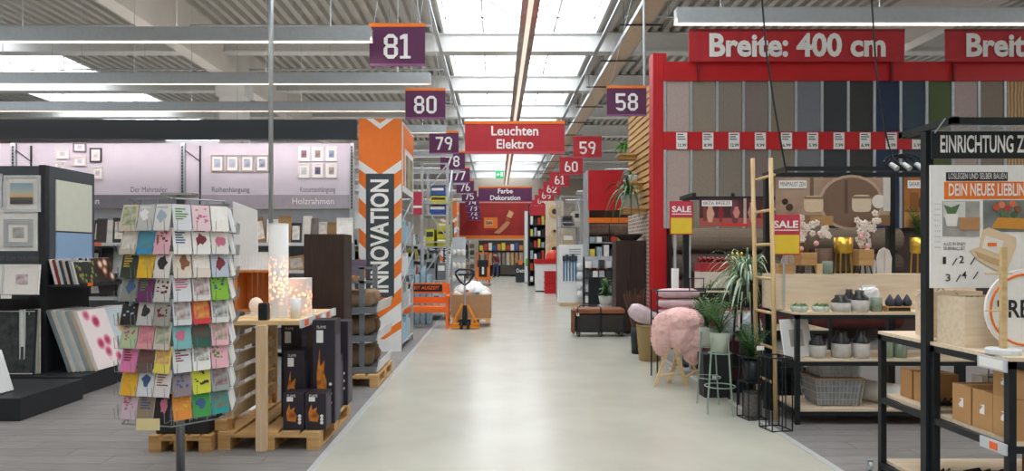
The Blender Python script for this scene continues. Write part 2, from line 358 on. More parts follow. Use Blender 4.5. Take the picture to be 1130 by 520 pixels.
# ---------------- right: carpet sample wall (front plane Y=12.7) ----------------
Y=12.7; k_=F/Y
t=thing('carpet_display','tall red carpet sample wall with price strip behind the decor tables','display wall',(3.02,Y,0))
x_=lambda px:PX(px,Y)-3.02
z_=lambda py:PZ(py,Y)
XE=7.6
obj('end_post',G().box(-.13,.12,-.02,.3,0,z_(59)),M_red,t)
obj('frame_panel',G().box(.12,XE,.12,.3,0,z_(88)),mat('dark_roll_back','#4a3a36',.7),t)
obj('header',G().box(.06,XE,-.06,.3,z_(90),z_(69)),M_red,t)
obj('price_strip',G().box(.06,XE,-.05,.12,z_(165.5),z_(146)),M_red,t)
cc=['#b9a9a2','#988c7d','#8d847a','#877b77','#8b8274','#7b7e85','#43474c','#454546','#33405a','#44515f','#5e6d4a','#bcaaa5','#93867a','#c0a077','#8d8478','#6d7077','#a59a8e']
pitch=28.8/k_
for i,c in enumerate(cc):
    X=x_(733.5)+pitch*i; m=mat('carpet_'+c[1:],c,.95,var=.16 if i!=13 else .35,scale=60 if i!=13 else 5,bump=.4,kind='wave' if i==13 else '')
    for a,b in ((90,146),(165.5,252)):
        obj('carpet_sample',G().box(X+.03,X+pitch-.035,-.03,.12,z_(b),z_(a)),m,t)
        obj('divider_strip',G().box(X-.028,X+.022,-.045,.12,z_(b),z_(a)),M_galv,t)
    tg=obj('price_tag',G().box(X+.2,X+.4,-.058,-.051,z_(165),z_(147)),M_txt,t)
    text(['12.99','8.99','12.99','9.99','6.99','5.99','7.99','6.99','6.99','5.99'][i%10],.055,(X+.3,-.06,z_(161)),M_dk,tg,width=.15)
    for q in range(3): obj('print_line',G().box(X+.22,X+.33+.02*((i+q)%3),-.0605,-.0582,z_(149.5+2.6*q),z_(148.5+2.6*q)),M_dk,tg)
# horizontal carpet rolls under the samples
for i,(z,r,c) in enumerate([(1.84,.2,'#7e7062'),(1.38,.2,'#5c4d44'),(.92,.21,'#4b2d2a'),(.45,.21,'#5a2a28')]):
    n=14; o=obj('carpet_roll',G().lathe([(r,0),(r,4.0),(r*.3,4.0),(r*.3,3.9)],n=18).xf(Matrix.Translation((3.2,Y-.38,z))@Matrix.Rotation(PI/2,4,'Y')),mat('roll_'+c[1:],c,.95,var=.15,scale=40,bump=.3),smooth=False)
    tag(o,['brown carpet roll lying highest under the carpet samples','dark brown carpet roll, second from the top','reddish brown carpet roll, third from the top','dull brown carpet roll lying lowest under the samples'][i],'carpet roll','carpet rolls')
    if i==0:
        rk=thing('roll_rack','dark steel cradle carrying the carpet rolls','rack',(3.2,Y-.38,0))
    for s in (.15,3.85): 
        obj('cradle_arm',G().box(s-.03,s+.03,-.2,.22,z-r-.034,z-r-.004),M_black,rk)
for s in (.15,3.85): obj('upright',G().box(s-.03,s+.03,.22,.3,0,2.0),M_black,rk)
def fbanner(x0,x1,y0,y1,Y,s,label,off=0,w=None):
    W=PX(x1,Y)-PX(x0,Y); H=PZ(y0,Y)-PZ(y1,Y); t=thing('width_banner',label,'banner',(PX((x0+x1)/2,Y),Y,PZ(y1,Y)),0,'carpet width banners')
    g=G()
    for i in range(16):
        a=-W/2+W*i/16; b=a+W/16; d0=.012*math.sin(i*1.7); d1=.012*math.sin((i+1)*1.7)
        g.hexa([(a,-.01+d0,0),(b,-.01+d1,0),(b,.01+d1,0),(a,.01+d0,0)],[(a,-.012,H),(b,-.012,H),(b,.012,H),(a,.012,H)])
    obj('banner_cloth',g,M_redf,t)
    obj('top_rail',G().box(-W/2,W/2,-.02,.02,H-.03,H+.01),mat('dark_red_rail','#7d161c',.5),t)
    for sx in (-.45,.45): obj('support_pole',G().box(W*sx-.02,W*sx+.02,.03,.07,-.35,H),mat('dark_red_rail','#7d161c',.5),t)
    text(s,.4,(0,-.03,H*.47),M_txt,t,width=w,bold=.035)
fbanner(760,998,33,68,12.55,'Breite: 400 cm','red banner lettered Breite: 400 cm, whole in view',w=3.22)
fbanner(1043,1281,33,68,12.55,'Breite: 400 cm','red width banner cut off by the right edge of the photo',w=3.22)
# ---------------- pallet wall with brick base ----------------
PXW=2.95
t=thing('pallet_wall','tall wall of upright wooden pallets on a brick-patterned base','pallet wall',(PXW,12.78,0))
bm=bpy.data.materials.new('brick_print'); bm.use_nodes=True; nt=bm.node_tree
bt=nt.nodes.new('ShaderNodeTexBrick'); tc=nt.nodes.new('ShaderNodeTexCoord'); mp=nt.nodes.new('ShaderNodeMapping'); mp.inputs['Rotation'].default_value=(PI/2,0,PI/2)
cx=nt.nodes.new('ShaderNodeSeparateXYZ'); cb=nt.nodes.new('ShaderNodeCombineXYZ'); nt.links.new(tc.outputs['Object'],cx.inputs[0]); nt.links.new(cx.outputs['Y'],cb.inputs['X']); nt.links.new(cx.outputs['Z'],cb.inputs['Y']); nt.links.new(cb.outputs[0],bt.inputs['Vector'])
bt.inputs['Color1'].default_value=(*lin('#8a6a5c'),1); bt.inputs['Color2'].default_value=(*lin('#a8968a'),1); bt.inputs['Mortar'].default_value=(*lin('#d3ccc4'),1); bt.inputs['Scale'].default_value=1
bt.inputs['Brick Width'].default_value=.22; bt.inputs['Row Height'].default_value=.075; bt.inputs['Mortar Size'].default_value=.012
nt.links.new(bt.outputs[0],nt.nodes['Principled BSDF'].inputs['Base Color'])
obj('brick_base',G().box(0,.05,.02,2.6,0,2.42),bm,t)
obj('dark_backing',G().box(.16,.2,0,2.6,0,4.95),mat('dark_back','#3a2a20',.8),t)
z=2.46;i=0
while z<4.85:
    piece('slat',.022,2.55,.095,M_pal,t,(.011,1.3,z))
    piece('slat',.022,2.55,.095,M_pal,t,(.133,1.3,z))
    z+=.135;i+=1
for y in (.05,1.27,2.5):
    for zz in (0,.8,1.6,2.46,3.26,4.06): piece('block',.1,.1,.78,M_pal,t,(.072,y,zz))
obj('dark_plinth',G().box(-.02,.2,-.03,0,0,1.55),mat('dark_walnut','#2b1c17',.5),t)
for i,zz in enumerate((2.4,2.95,3.45,3.97,4.48)): piece('end_block',.16,.05,.1,M_pal,t,(.06,-.03,zz))
# small pallet shelves and plants on the wall
def strap(g,c,a,L,w,drop,rise,n=7,yaw=0,fold=.15):
    """one arching strap leaf"""
    pts=[]; dx,dy=math.cos(a),math.sin(a); x,y,z=c
    for i in range(n+1):
        u=i/n; h=rise*math.sin(u*PI*.55)*1.0-drop*u*u
        ww=w*math.sin(PI*(.12+.88*u))**.7*(1-.25*u) if u<1 else .001
        q=(x+dx*L*u,y+dy*L*u,z+h); pts.append((q,ww))
    k=len(g.v)
    for q,ww in pts:
        g.v+=[(q[0]-dy*ww,q[1]+dx*ww,q[2]+ww*fold),(q[0],q[1],q[2]),(q[0]+dy*ww,q[1]-dx*ww,q[2]+ww*fold)]
    for i in range(n):
        b=k+3*i; g.f+=[(b,b+1,b+4,b+3),(b+1,b+2,b+5,b+4)]
def foliage(kind,s,seed=1,n=None,arc=(0,2*PI)):
    rr=random.Random(seed); g=G()
    if kind=='fern':     # feathery hanging fronds
        for i in range(n or 26):
            a=rr.uniform(*arc); L=s*rr.uniform(.35,.75); strap(g,(0,0,0),a,L,s*.055,s*rr.uniform(.1,1.0),s*rr.uniform(.25,.6),6)
            for j in range(9):
                u=.15+.09*j; q=(math.cos(a)*L*u,math.sin(a)*L*u,s*.4*math.sin(u*PI*.55)-s*.5*u*u)
                strap(g,q,a+rr.choice((-1,1))*1.0,s*.16,s*.02,s*.08,s*.02,3)
    elif kind=='strap':  # arching straps
        for i in range(n or 30):
            a=rr.uniform(*arc); L=s*rr.uniform(.45,1); strap(g,(0,0,0),a,L,s*rr.uniform(.03,.05),s*rr.uniform(.3,1.25),s*rr.uniform(.25,.7),8)
    elif kind=='spider':
        for i in range(n):
            a=rr.uniform(0,2*PI); L=s*rr.uniform(.35,1); strap(g,(0,0,0),a,L,s*rr.uniform(.022,.035),s*rr.uniform(.2,1.1),s*rr.uniform(.3,.95),8)
    elif kind=='palm':   # fans of upright pinnate leaves
        for i in range(n or 14):
            a=rr.uniform(0,2*PI); L=s*rr.uniform(.25,.6); H=s*rr.uniform(.55,1)
            pts=[(math.cos(a)*L*u**1.5,math.sin(a)*L*u**1.5,H*(u-.25*u*u)*1.25) for u in [j/6 for j in range(7)]]
            g.path(pts,s*.01,4,s*.003)
            for j in range(1,12):
                u=j/11.5; q=(math.cos(a)*L*u**1.5,math.sin(a)*L*u**1.5,H*(u-.25*u*u)*1.25)
                for sg in (-1,1): strap(g,q,a+sg*1.0,s*.26*(1.1-.6*u),s*.02,s*.05,s*.07,3)
    elif kind=='broad':  # rounded glossy leaves
        for i in range(n or 46):
            a=rr.uniform(0,2*PI); e=rr.uniform(0,1); q=(math.cos(a)*s*.3*e,math.sin(a)*s*.3*e,s*rr.uniform(.1,.75)); strap(g,q,rr.uniform(0,2*PI),s*.26,s*.085,s*.1,s*.06,4,fold=.3)
            g.path([(0,0,0),q],s*.006,3)
    return g
M_lf={k:mat('leaf_'+k,c,.45,var=.25,scale=12,col2=c2) for k,c,c2 in (('lime','#6fae3c','#4c8f2c'),('dark','#3c6f35','#23502a'),('mid','#5b8a3f','#3a6530'),('blue','#a9c3a0','#5f8d68'),('olive','#6d7f47','#4c6334'),('palm','#4f7f3c','#2f5a2c'))}
def pot(prof,m,t,n=20,name='pot'): return obj(name,G().lathe(prof,n=n),m,t,smooth=True)
soil=mat('soil','#3a2a20',.95,var=.2,scale=40)
def plant(name,label,loc,kind,leafm,s,potr,poth,potm,seed,grp=None,n=None,sq=False,cat='plant',arc=(0,2*PI)):
    t=thing(name,label,cat,loc,0,grp)
    if sq: obj('pot',G().hexa([(-potr*.8,-potr*.8,0),(potr*.8,-potr*.8,0),(potr*.8,potr*.8,0),(-potr*.8,potr*.8,0)],[(-potr,-potr,poth),(potr,-potr,poth),(potr,potr,poth),(-potr,potr,poth)]),potm,t)
    else: pot([(potr*.72,0),(potr*.78,.01),(potr,poth),(potr*.92,poth),(potr*.88,poth-.03)],potm,t)
    obj('soil',G().lathe([(potr*.8,poth-.03),(potr*.5,poth-.02)],n=12),soil,t)
    stuff(obj('foliage',foliage(kind,s,seed,n,arc),leafm,t,(0,0,poth-.02)))
    return t
M_gp=mat('grey_pot','#b9bab7',.7,var=.06)
for i,(px,py,Yp) in enumerate([(694,171,14.6),(704,202,14.0),(698,230,13.6)]):
    X=PX(px,Yp); z=PZ(py,Yp)
    s=thing('pallet_shelf',['small pallet-wood wall shelf holding the lime fern','small pallet-wood wall shelf, middle of the three','wide pallet-wood wall shelf under the big trailing plant'][i],'shelf',(PXW,Yp,z),0,'plant shelves on the pallet wall')
    for j in range(3): piece('board',PXW-X+.25,.13,.022,M_pal,s,(-(PXW-X+.25)/2-.003,-.15+.15*j,-.022))
    for j in (-1,1): piece('bearer',PXW-X+.2,.05,.09,M_pal,s,(-(PXW-X+.2)/2-.003,.12*j,-.112))
    if i==0: plant('asparagus_fern','feathery lime green fern on the highest wall shelf',(X-.06,Yp,z),'fern',M_lf['lime'],.4,.09,.13,M_gp,3,arc=(PI*.55,PI*1.45))
    if i==1: plant('leafy_plant','dark green leafy plant in a pale pot on the middle wall shelf',(X-.1,Yp,z),'strap',M_lf['dark'],.38,.11,.16,M_gp,4,n=24,arc=(PI*.55,PI*1.45))
    if i==2: plant('trailing_plant','big trailing strap-leaved plant in a square grey pot',(X-.05,Yp,z),'strap',M_lf['dark'],.72,.16,.26,M_gp,5,n=26,sq=True,arc=(PI*.45,PI*1.55))
# ---------------- dark cabinet and neighbours at the aisle edge ----------------
def cabinet(name,label,loc,w,d,h,m,doors=2,hm=None):
    t=thing(name,label,'cabinet',loc)
    obj('body',G().box(-w/2,w/2,.02,d,.05,h).box(-w/2+.02,w/2-.02,.04,d-.02,0,.05),m,t,bevel=.004)
    for i in range(doors):
        W=w/doors; dr=obj('door',G().box(-w/2+W*i+.004,-w/2+W*(i+1)-.004,0,.02,.06,h-.01),m,t,bevel=.003)
        if hm: obj('handle',G().box(-w/2+W*i+(W-.06 if i==0 else .045),-w/2+W*i+(W-.045 if i==0 else .06),-.025,0,h*.45,h*.57),hm,dr)
    return t
M_wenge=wood('wenge','#3b2a24','#2a1c18',.5,st=(12,12,1))
cabinet('wardrobe_cabinet','tall dark brown cabinet against the brick wall on the right',(2.64,13.5,0),.58,.45,1.84,M_wenge,2,M_black)
t=thing('rattan_tray','dark woven tray lying on top of the tall brown cabinet','tray',(2.64,13.72,1.84))
obj('weave',G().lathe([(.14,0),(.24,.1),(.25,.12),(.22,.1),(.13,.02)],n=18,sx=1.1,sy=.8),mat('dark_rattan','#3c3733',.8,var=.3,scale=50,bump=.6),t)
obj('rim',G().path([(.275*math.cos(a*PI/9),.2*math.sin(a*PI/9),.12) for a in range(18)],.014,5,closed=True),mat('dark_rattan','#3c3733'),t)
# storage bench on casters
Yb=13.0; t=thing('storage_bench','low brown padded storage bench on casters at the aisle edge','bench',(1.95,Yb,0))
obj('crate_body',G().box(-.44,.46,.0,.42,.13,.42),mat('black_mesh','#2b2725',.7,var=.3,scale=60),t)
for a in (-.42,.03,.48): obj('side_frame',G().box(a-.015,a+.015,-.015,.44,.1,.44),M_black,t)
obj('cushion',G().box(-.46,.48,-.02,.44,.44,.54),mat('tan_leather','#8a5436',.45,var=.1),t,bevel=.025)
obj('end_panel',G().box(-.5,-.46,.02,.4,.06,.5),wood('brown_board','#7a4a2c','#5f3820'),t)
obj('wire_handle',G().path([(-.42,-.03,.12),(-.42,-.03,.55),(-.36,-.03,.6),(-.02,-.03,.6),(.02,-.03,.55),(.02,-.03,.12)],.012,6),M_black,t)
obj('base_tray',G().box(-.44,.48,0,.43,.09,.13),M_black,t)
for a in (-.38,.04,.43):
    for b in (.04,.38):
        cst=obj('caster',G().lathe([(.045,-.015),(.05,0),(.045,.015)],n=12).xf(Matrix.Translation((a,b,.05))@Matrix.Rotation(PI/2,4,'Y')),M_black,t); obj('caster_fork',G().box(a-.025,a+.025,b-.015,b+.015,.05,.1),M_galv,cst)
obj('tag',G().box(-.44,-.39,-.04,-.035,.4,.46),M_txt,t)
Yq=14.9; plant('rubber_plant','bright green leafy pot plant beside the dark board',(2.38,Yq,.46),'broad',M_lf['mid'],.5,.17,.2,M_gp,9,n=60)
t=thing('plant_stool','small grey plant stool under the green pot plant','stool',(2.38,Yq,0))
obj('top',G().lathe([(.2,.43),(.2,.46)],n=16),M_gp,t)
for a in range(3): obj('leg',G().tube((.15*math.cos(a*2.1),.15*math.sin(a*2.1),.43),(.2*math.cos(a*2.1),.2*math.sin(a*2.1),0),.015),M_black,t)
t=thing('price_board','black free-standing panel behind the storage bench','display board',(2.39,16.2,0))
obj('panel',G().box(-.22,.16,0,.03,.04,1.02),M_black,t); obj('foot',G().box(-.24,.18,-.12,.15,0,.04),M_black,t)
# ---------------- left: picture frame wall (gondola) ----------------
YB=10.92; YF=10.5; kb=F/YB
M_pan=mat('lilac_concrete_panel','#d5cfd8',.7,var=.07,scale=1.6)
M_lab=mat('mauve_label','#a39ca6',.6,var=.03); M_rail=mat('price_rail','#d9dcdf',.35,.2,var=.02)
GX=[PX(-190,YB),PX(17,YB),PX(203,YB),PX(389,YB)]
hd=thing('fascia','long dark slate header band above the picture frame wall','header',(GX[0],YF,PZ(153.5,10.4)))
obj('fascia_board',G().box(0,PX(393,10.4)-GX[0],-.1,0,0,PZ(132,10.4)-PZ(153.5,10.4)),M_slate,hd)
obj('led_strip',G().box(.1,PX(385,10.4)-GX[0],.03,.07,.06,.07),mat('fascia_led','#fff0f6',.4,em=14),hd); obj('led_profile',G().box(.05,PX(388,10.4)-GX[0],.0,.1,.071,.1),M_galv,hd)
for x in GX: obj('fascia_bracket',G().box(x-GX[0]-.02,x-GX[0]+.02,0,.42,.1,.14),M_black,hd)
NM=['leftmost','middle','rightmost']
SH=[.12,.5,.92,1.33,1.75]
for i in range(3):
    a,b=GX[i],GX[i+1]; W=b-a
    t=thing('shelf_unit','%s bay of the galvanised picture frame shelving'%NM[i],'shelving',(a,YB,0),0,'picture frame shelving bays')
    for x in (0,W):
        if x==0 and i: continue
        up=obj('upright',G().box(x-.035,x+.035,-.06,.0,0,3.34),M_galv,t)
        for q in range(20): obj('slot',boxm(.02,.004,.04,M_black),None,up,(x,-.062,2.3+q*.05))
    obj('stay',G().bar((.27,-.03,3.3),(.27,-.03,2.3),.02).bar((.27,-.03,3.05),(.0,-.03,3.25),.012),M_black,t)
    obj('back_panel',G().box(.05,W-.05,.0,.03,0,2.3),mat('grey_back','#8f9296',.6),t)
    obj('display_panel',G().box(.04,W-.04,-.02,.0,2.31,3.34),M_pan,t)
    lb=obj('label_band',G().box(.04,W-.04,-.03,-.02,2.31,2.52),mat('label_band_%d'%i,['#83808a','#77757f','#a8a2ab'][i],.6),t)
    text(['Kunststoff','Bilderrahmen','Holzrahmen'][i],.1,(W-.62 if i==2 else .95,-.032,2.415),M_txt,lb,width=.66 if i==2 else .8,bold=.0)
    text(['Ordnung','Der Mehrteiler','Reihenhängung'][i],.085,(W-.55 if i==1 else .75,-.022,2.6),mat('grey_ink','#6d6a72',.6),t,width=.58 if i==1 else .6,bold=0)
    if i==2: text('Kassettenhängung',.085,(W-.55,-.022,2.6),mat('grey_ink','#6d6a72',.6),t,width=.56,bold=0)
    for z in SH:
        sh=obj('shelf_board',G().box(.045,W-.045,-.42,-.01,z-.03,z),M_galv,t); obj('price_rail',G().box(.045,W-.045,-.435,-.42,z-.045,z+.005),M_rail,sh)
        if z>1: 
            for q in range(4): obj('price_label',G().box(.3+q*.6,.42+q*.6,-.439,-.4355,z-.04,z),mat('label_orange','#ef6a3a',.5),sh)
M_mat=paper('#f3f1ee')
def frame(name,label,cat,loc,w,h,fc,pc,grp,lean=0,rz=0,mot=None,pw=.55,bw=.02,ry=0,mm=None):
    fm=mat('frame_'+fc[1:],fc,.45,var=.06); t=thing(name,label,cat,loc,rz,grp); t.rotation_euler.x=-lean; t.rotation_euler.y=ry
    obj('frame_border',G().box(-w/2,w/2,-.018,0,0,bw).box(-w/2,w/2,-.018,0,h-bw,h).box(-w/2,-w/2+bw,-.018,0,bw,h-bw).box(w/2-bw,w/2,-.018,0,bw,h-bw),fm,t)
    mt=obj('mount',G().box(-w/2+bw,w/2-bw,-.008,-.002,bw,h-bw),mm or M_mat,t)
    if pc: 
        pm=mat('pic_'+pc[1:]+(mot or ''),pc,.5,var=.3,scale=14,col2=mot)
        obj('picture',G().box(-w*pw/2,w*pw/2,-.0105,-.008,h*(.5-pw/2),h*(.5+pw/2)),pm,mt)
    return t
def wallframe(x0,x1,y0,y1,fc,pc,label,grp,mot=None,pw=.5):
    Yw=YB-.021; frame('wall_frame',label,'picture frame',(PX((x0+x1)/2,Yw),Yw,PZ(y1,Yw)),PX(x1,Yw)-PX(x0,Yw),PZ(y0,Yw)-PZ(y1,Yw),fc,pc,grp,mot=mot,pw=pw)
OD=['first','second','third','fourth']
for i,x in enumerate((233,249.5,266,282.5)): wallframe(x,x+14,171,189.5,'#b3aaa0','#c7cfd9','silver frame, %s from the left in the row of four'%OD[i],'row of four frames',['#8ea2bb','#a9b6c6','#7d8ba4','#3c4a72'][i])
for r in range(2):
    for c in range(3): wallframe(329.5+15.2*c,341.5+15.2*c,162+18.5*r,178+18.5*r,'#f2eee9',['#b28f96','#b9a59c','#a9bcd0','#d5d6d2','#7d7894','#cbc3b9'][r*3+c],'white frame in the block of six, %s row, %s'%(['upper','lower'][r],['left','centre','right'][c]),'block of six frames',['#5b3a4a','#7b5d5a','#4d6a8e','#b6bec2','#39345a','#6a645e'][r*3+c])
for a in [(62,76.5,165,175.5,'#e6dfe0','#cfc9cd','small pale frame left of the purple one on the wall'),(81,95.5,157.5,168,'#8a7d88','#d8d2da','purple-grey frame, highest in the mixed group'),(99.5,112.5,163.5,179,'#3a3336','#e6e2e6','dark brown upright frame in the mixed group'),(81.5,95.5,173,183.5,'#d8cfc8','#c9ced8','cream frame under the purple-grey one'),(60,72.5,178.5,188,'#ded7d8','#d2ccd2','pale frame lowest on the left of the mixed group'),(102,114,184,198,'#ddd8d6','#cfcad2','light upright frame below the dark brown one')]:
    wallframe(*a[:4],a[4],a[5],a[6],'mixed group of wall frames',pw=.4)
# frames standing on the shelves
rr=random.Random(5)
def shelfrow(z,x0,x1,Ys,grp,cols,hh,lbl):
    x=x0;i=0
    while x<x1:
        wd=rr.uniform(.1,.26); c=cols[i%len(cols)]
        h=rr.uniform(*hh)
        frame('boxed_frame','%s %s frame, %s'%(NR[i%15].replace('nearest','first'),c[1],lbl),'picture frame',(x+wd/2,Ys+rr.uniform(-.05,.05),z+.004),wd,h,c[0],None if i%3 else '#cfc8c0',grp,lean=.14,rz=rr.uniform(-.3,.3),pw=.7,mm=mat('fback_'+c[0][1:],c[0],.6,var=.15),ry=rr.choice((0,0,-.18))); x+=wd*.85+.02;i+=1
fc=[('#8a6a45','brown wood'),('#e6e3de','white'),('#9a7a50','oak'),('#2e3440','navy'),('#d9d6d0','pale grey'),('#6f675f','taupe'),('#c9c5bc','silver')]
shelfrow(1.75,PX(280,10.7),PX(386,10.7),10.72,'frames on the upper shelf',fc,(.3,.44),'on the upper shelf right of the spinner')
fd=[('#2a2a2c','black'),('#3a3433','dark brown'),('#d6d6d4','silver'),('#232428','black')]
shelfrow(1.75,PX(100,10.7),PX(150,10.7),10.72,'dark frames on the upper shelf',fd,(.32,.42),'on the upper shelf behind the print stand')
shelfrow(1.33,PX(100,10.7),PX(140,10.7),10.72,'frames on the second shelf',fd,(.26,.34),'on the second shelf behind the print stand')
shelfrow(1.33,PX(282,10.7),PX(350,10.7),10.72,'frames on the second shelf by the lamps',[('#c9a06a','gold'),('#e6e3de','white'),('#8a8680','grey')],(.2,.3),'on the second shelf behind the white lamp')
shelfrow(.92,PX(100,10.7),PX(135,10.7),10.72,'frames on the third shelf',fd,(.26,.34),'on the third shelf behind the print stand')
# ---------------- left: dark art print stand ----------------
M_sl2=mat('slate_board','#474e55',.6,var=.05); M_anth=mat('anthracite','#22262b',.5,var=.06)
X0,Y0=-5.19,7.9
t=thing('print_stand','dark slate art print stand with green and blue boards on its end','display stand',(X0,Y0,0))
obj('carcass',G().box(-1.9,-.04,.06,.9,.2,2.58),M_anth,t)
obj('front_board',G().box(-1.9,-.06,.0,.06,1.4,2.6),M_sl2,t)
obj('corner_post',G().box(-.07,.0,-.015,.06,.2,2.61),M_anth,t)
obj('end_panel',G().box(-.04,.0,.06,.95,1.35,2.61),M_sl2,t)
obj('green_board',G().box(.0,.012,.17,.88,1.86,2.46),mat('sage_board','#d5dacb',.6,var=.02),t)
obj('blue_board',G().box(.0,.012,.17,.88,1.42,1.84),mat('blue_board','#8fb0d2',.6,var=.02),t)
obj('plinth',G().box(-1.9,.54,-.24,1.5,0,.215),M_anth,t,bevel=.004)
obj('white_back',G().box(-1.9,-.09,-.012,0,1.62,2.42),M_txt,t)
text('ART · ZEIT ZUM TRÄUMEN',.045,(-.4,-.006,1.53),mat('grey_ink','#6d6a72'),t,width=.62,bold=0)
s1=obj('front_shelf',G().box(-1.9,-.02,-.26,0,1.1,1.125),M_anth,t); obj('price_rail',G().box(-1.9,-.02,-.275,-.26,1.085,1.13),M_anth,s1)
obj('price_label',G().box(-.32,-.2,-.28,-.276,1.09,1.13),M_txt,s1); obj('price_label',G().box(-.4,-.33,-.28,-.276,1.09,1.13),M_ora,s1)
s2=obj('end_shelf',G().box(.0,.42,-.02,.95,1.2,1.225),M_anth,t); obj('shelf_lip',G().box(.4,.42,-.02,.95,1.225,1.25),M_anth,s2)
obj('price_label',G().box(.421,.425,.1,.2,1.21,1.25),M_ora,s2)
def flatart(x0,x1,y0,y1,Yw,label,fcol,pcol,mot,grp='prints on the slate stand',pw=.6,bw=.03):
    frame('art_print',label,'framed print',(PX((x0+x1)/2,Yw),Yw,PZ(y1,Yw)),PX(x1,Yw)-PX(x0,Yw),PZ(y0,Yw)-PZ(y1,Yw),fcol,pcol,grp,mot=mot,pw=pw,bw=bw)
Yw=7.885
frame('art_print','white framed print of a sunset over a pale mount','framed print',(PX(25,Yw),Yw,PZ(234,Yw)),.42,.42,'#cfd6db',None,'prints on the slate stand',bw=.03)
o=bpy.data.objects['art_print']
g=bpy.data.materials.new('sunset_print'); g.use_nodes=True; nt=g.node_tree; tc=nt.nodes.new('ShaderNodeTexCoord'); sp=nt.nodes.new('ShaderNodeSeparateXYZ'); rp=nt.nodes.new('ShaderNodeValToRGB'); nt.links.new(tc.outputs['Generated'],sp.inputs[0]); nt.links.new(sp.outputs['Z'],rp.inputs[0]); nt.links.new(rp.outputs[0],nt.nodes['Principled BSDF'].inputs['Base Color'])
e=rp.color_ramp.elements; e[0].color=(*lin('#4a4f52'),1); e[1].color=(*lin('#8fb3c7'),1); q=e.new(.3); q.color=(*lin('#6d6a66'),1); q=e.new(.34); q.color=(*lin('#e2b78a'),1); q=e.new(.6); q.color=(*lin('#b9c6c2'),1)
obj('picture',G().box(-.13,.13,-.022,-.019,.09,.33),g,o)
flatart(5,36.5,242,272,Yw,'grey framed square print low on the slate stand','#b7bcc0','#c9c8c6','#8e9094',bw=.05,pw=.4)
flatart(-40,3,192,228,Yw,'pale print at the left edge of the photo on the slate stand','#cfd4d8','#b9c0c4','#8f979c')
Ys=7.78
frame('art_print','white framed print with a dark pink blossom on the front shelf','framed print',(PX(29,Ys),Ys-.08,1.129),.4,.34,'#f0efec','#e9e3e2','prints on the slate stand',lean=.1,mot='#8a5a74',pw=.34)
frame('art_print','white framed print half cut off on the front shelf','framed print',(PX(-12,Ys),Ys-.06,1.129),.4,.34,'#dfe2e4','#d5d8da','prints on the slate stand',lean=.1,mot='#9a8e94',pw=.4)
frame('art_print','large dark glossy framed photo standing on the plinth','framed print',(PX(10,7.75),7.72,.219),.62,.74,'#22262b','#4b5052','prints on the slate stand',lean=.07,mot='#1e2224',pw=.93,bw=.015)
for i,c in enumerate(('#cfd8d9','#b7c9a5','#7aa39b','#d9d2c4')):
    frame('art_print',['pale','olive','teal','cream'][i]+' edged canvas standing behind the large dark photo','framed print',(PX(36+3.2*i,7.9),7.74+.035*i,.219),.06,.74,c,None,'canvases on the plinth',bw=.012)
def canvas(label,loc,L,h,th,col,pm,lean,grp):
    """stretched canvas: length along +y, leaning towards -x"""
    t=thing('canvas_print',label,'canvas',loc,0,grp); t.rotation_euler.y=-lean
    obj('stretcher',G().box(-th,0,0,L,0,h),mat('edge_'+col[1:],col,.7,var=.08),t); obj('print',G().box(.0,.003,.004,L-.004,.004,h-.004),pm,t); return t
def blossom(nm,bgc,fcs,sc):
    m=bpy.data.materials.new(nm); m.use_nodes=True; nt=m.node_tree; tc=nt.nodes.new('ShaderNodeTexCoord'); vo=nt.nodes.new('ShaderNodeTexVoronoi'); vo.inputs['Scale'].default_value=sc; nt.links.new(tc.outputs['Object'],vo.inputs['Vector'])
    rp=nt.nodes.new('ShaderNodeValToRGB'); nt.links.new(vo.outputs['Distance'],rp.inputs[0]); e=rp.color_ramp.elements; e[0].color=(*lin(fcs[0]),1); e[0].position=.18; e[1].color=(*lin(bgc),1); e[1].position=.42; q=e.new(.3); q.color=(*lin(fcs[1]),1)
    nt.links.new(rp.outputs[0],nt.nodes['Principled BSDF'].inputs['Base Color']); nt.nodes['Principled BSDF'].inputs['Roughness'].default_value=.5; return m
pk=blossom('pink_blossom','#f0e6e6',('#b5345e','#e391ab'),4.5); st_=blossom('starfish_print','#c9d6dc',('#b5703c','#d8a878'),3); dots=blossom('vegetable_print','#23282a',('#d8502c','#5b9a3c'),14); cof=blossom('coffee_print','#2e1d16',('#e6dcd0','#a8683c'),6)
ec=['#7f8f94','#d8d4cc','#b6c3c8','#cfd0cc','#9aa5a8','#c6b9a6','#e6e2dc']
for i in range(7):
    canvas('%s canvas of the leaning stack at the foot of the slate stand'%NR[i] if i<6 else 'pink blossom canvas at the front of the leaning stack',(-4.9+.045*i,7.9+.012*i,.23),.56,.76-.005*i,.036,ec[i],pk if i==6 else paper(ec[i]),.35,'canvases leaning on the slate stand')
for i in range(4):
    canvas(['pale','white','sandy','starfish'][i]+' canvas leaning behind the pink blossom canvas',(-4.86+.045*i,8.54+.01*i,.23),.5,.72,.036,ec[(i+3)%7],st_ if i==3 else paper(ec[(i+2)%7]),.33,'canvases behind the blossom')
bc=['#e9e6e2','#8e2f3a','#d9d9d6','#3c4a5c','#cfc4b8','#2a2d30','#b7b9bb']
for i in range(8):
    canvas(('%s thin print in the end shelf browser of the slate stand'%NR[i] if i<7 else 'dark print with scattered vegetables on the end shelf'),(-5.085+.03*i,7.93+.01*i,1.234),.4,.3-.004*i,.02,bc[i%7],dots if i==7 else paper(bc[i%7]),.25,'prints on the end shelf')
for i in range(5):
    canvas(('%s thin print behind the coffee print on the end shelf'%NR[i] if i<4 else 'dark coffee print on the end shelf'),(-5.08+.035*i,8.42+.01*i,1.234),.42,.31,.02,bc[(i+2)%7],cof if i==4 else paper(bc[(i+4)%7]),.25,'prints behind the vegetables print')
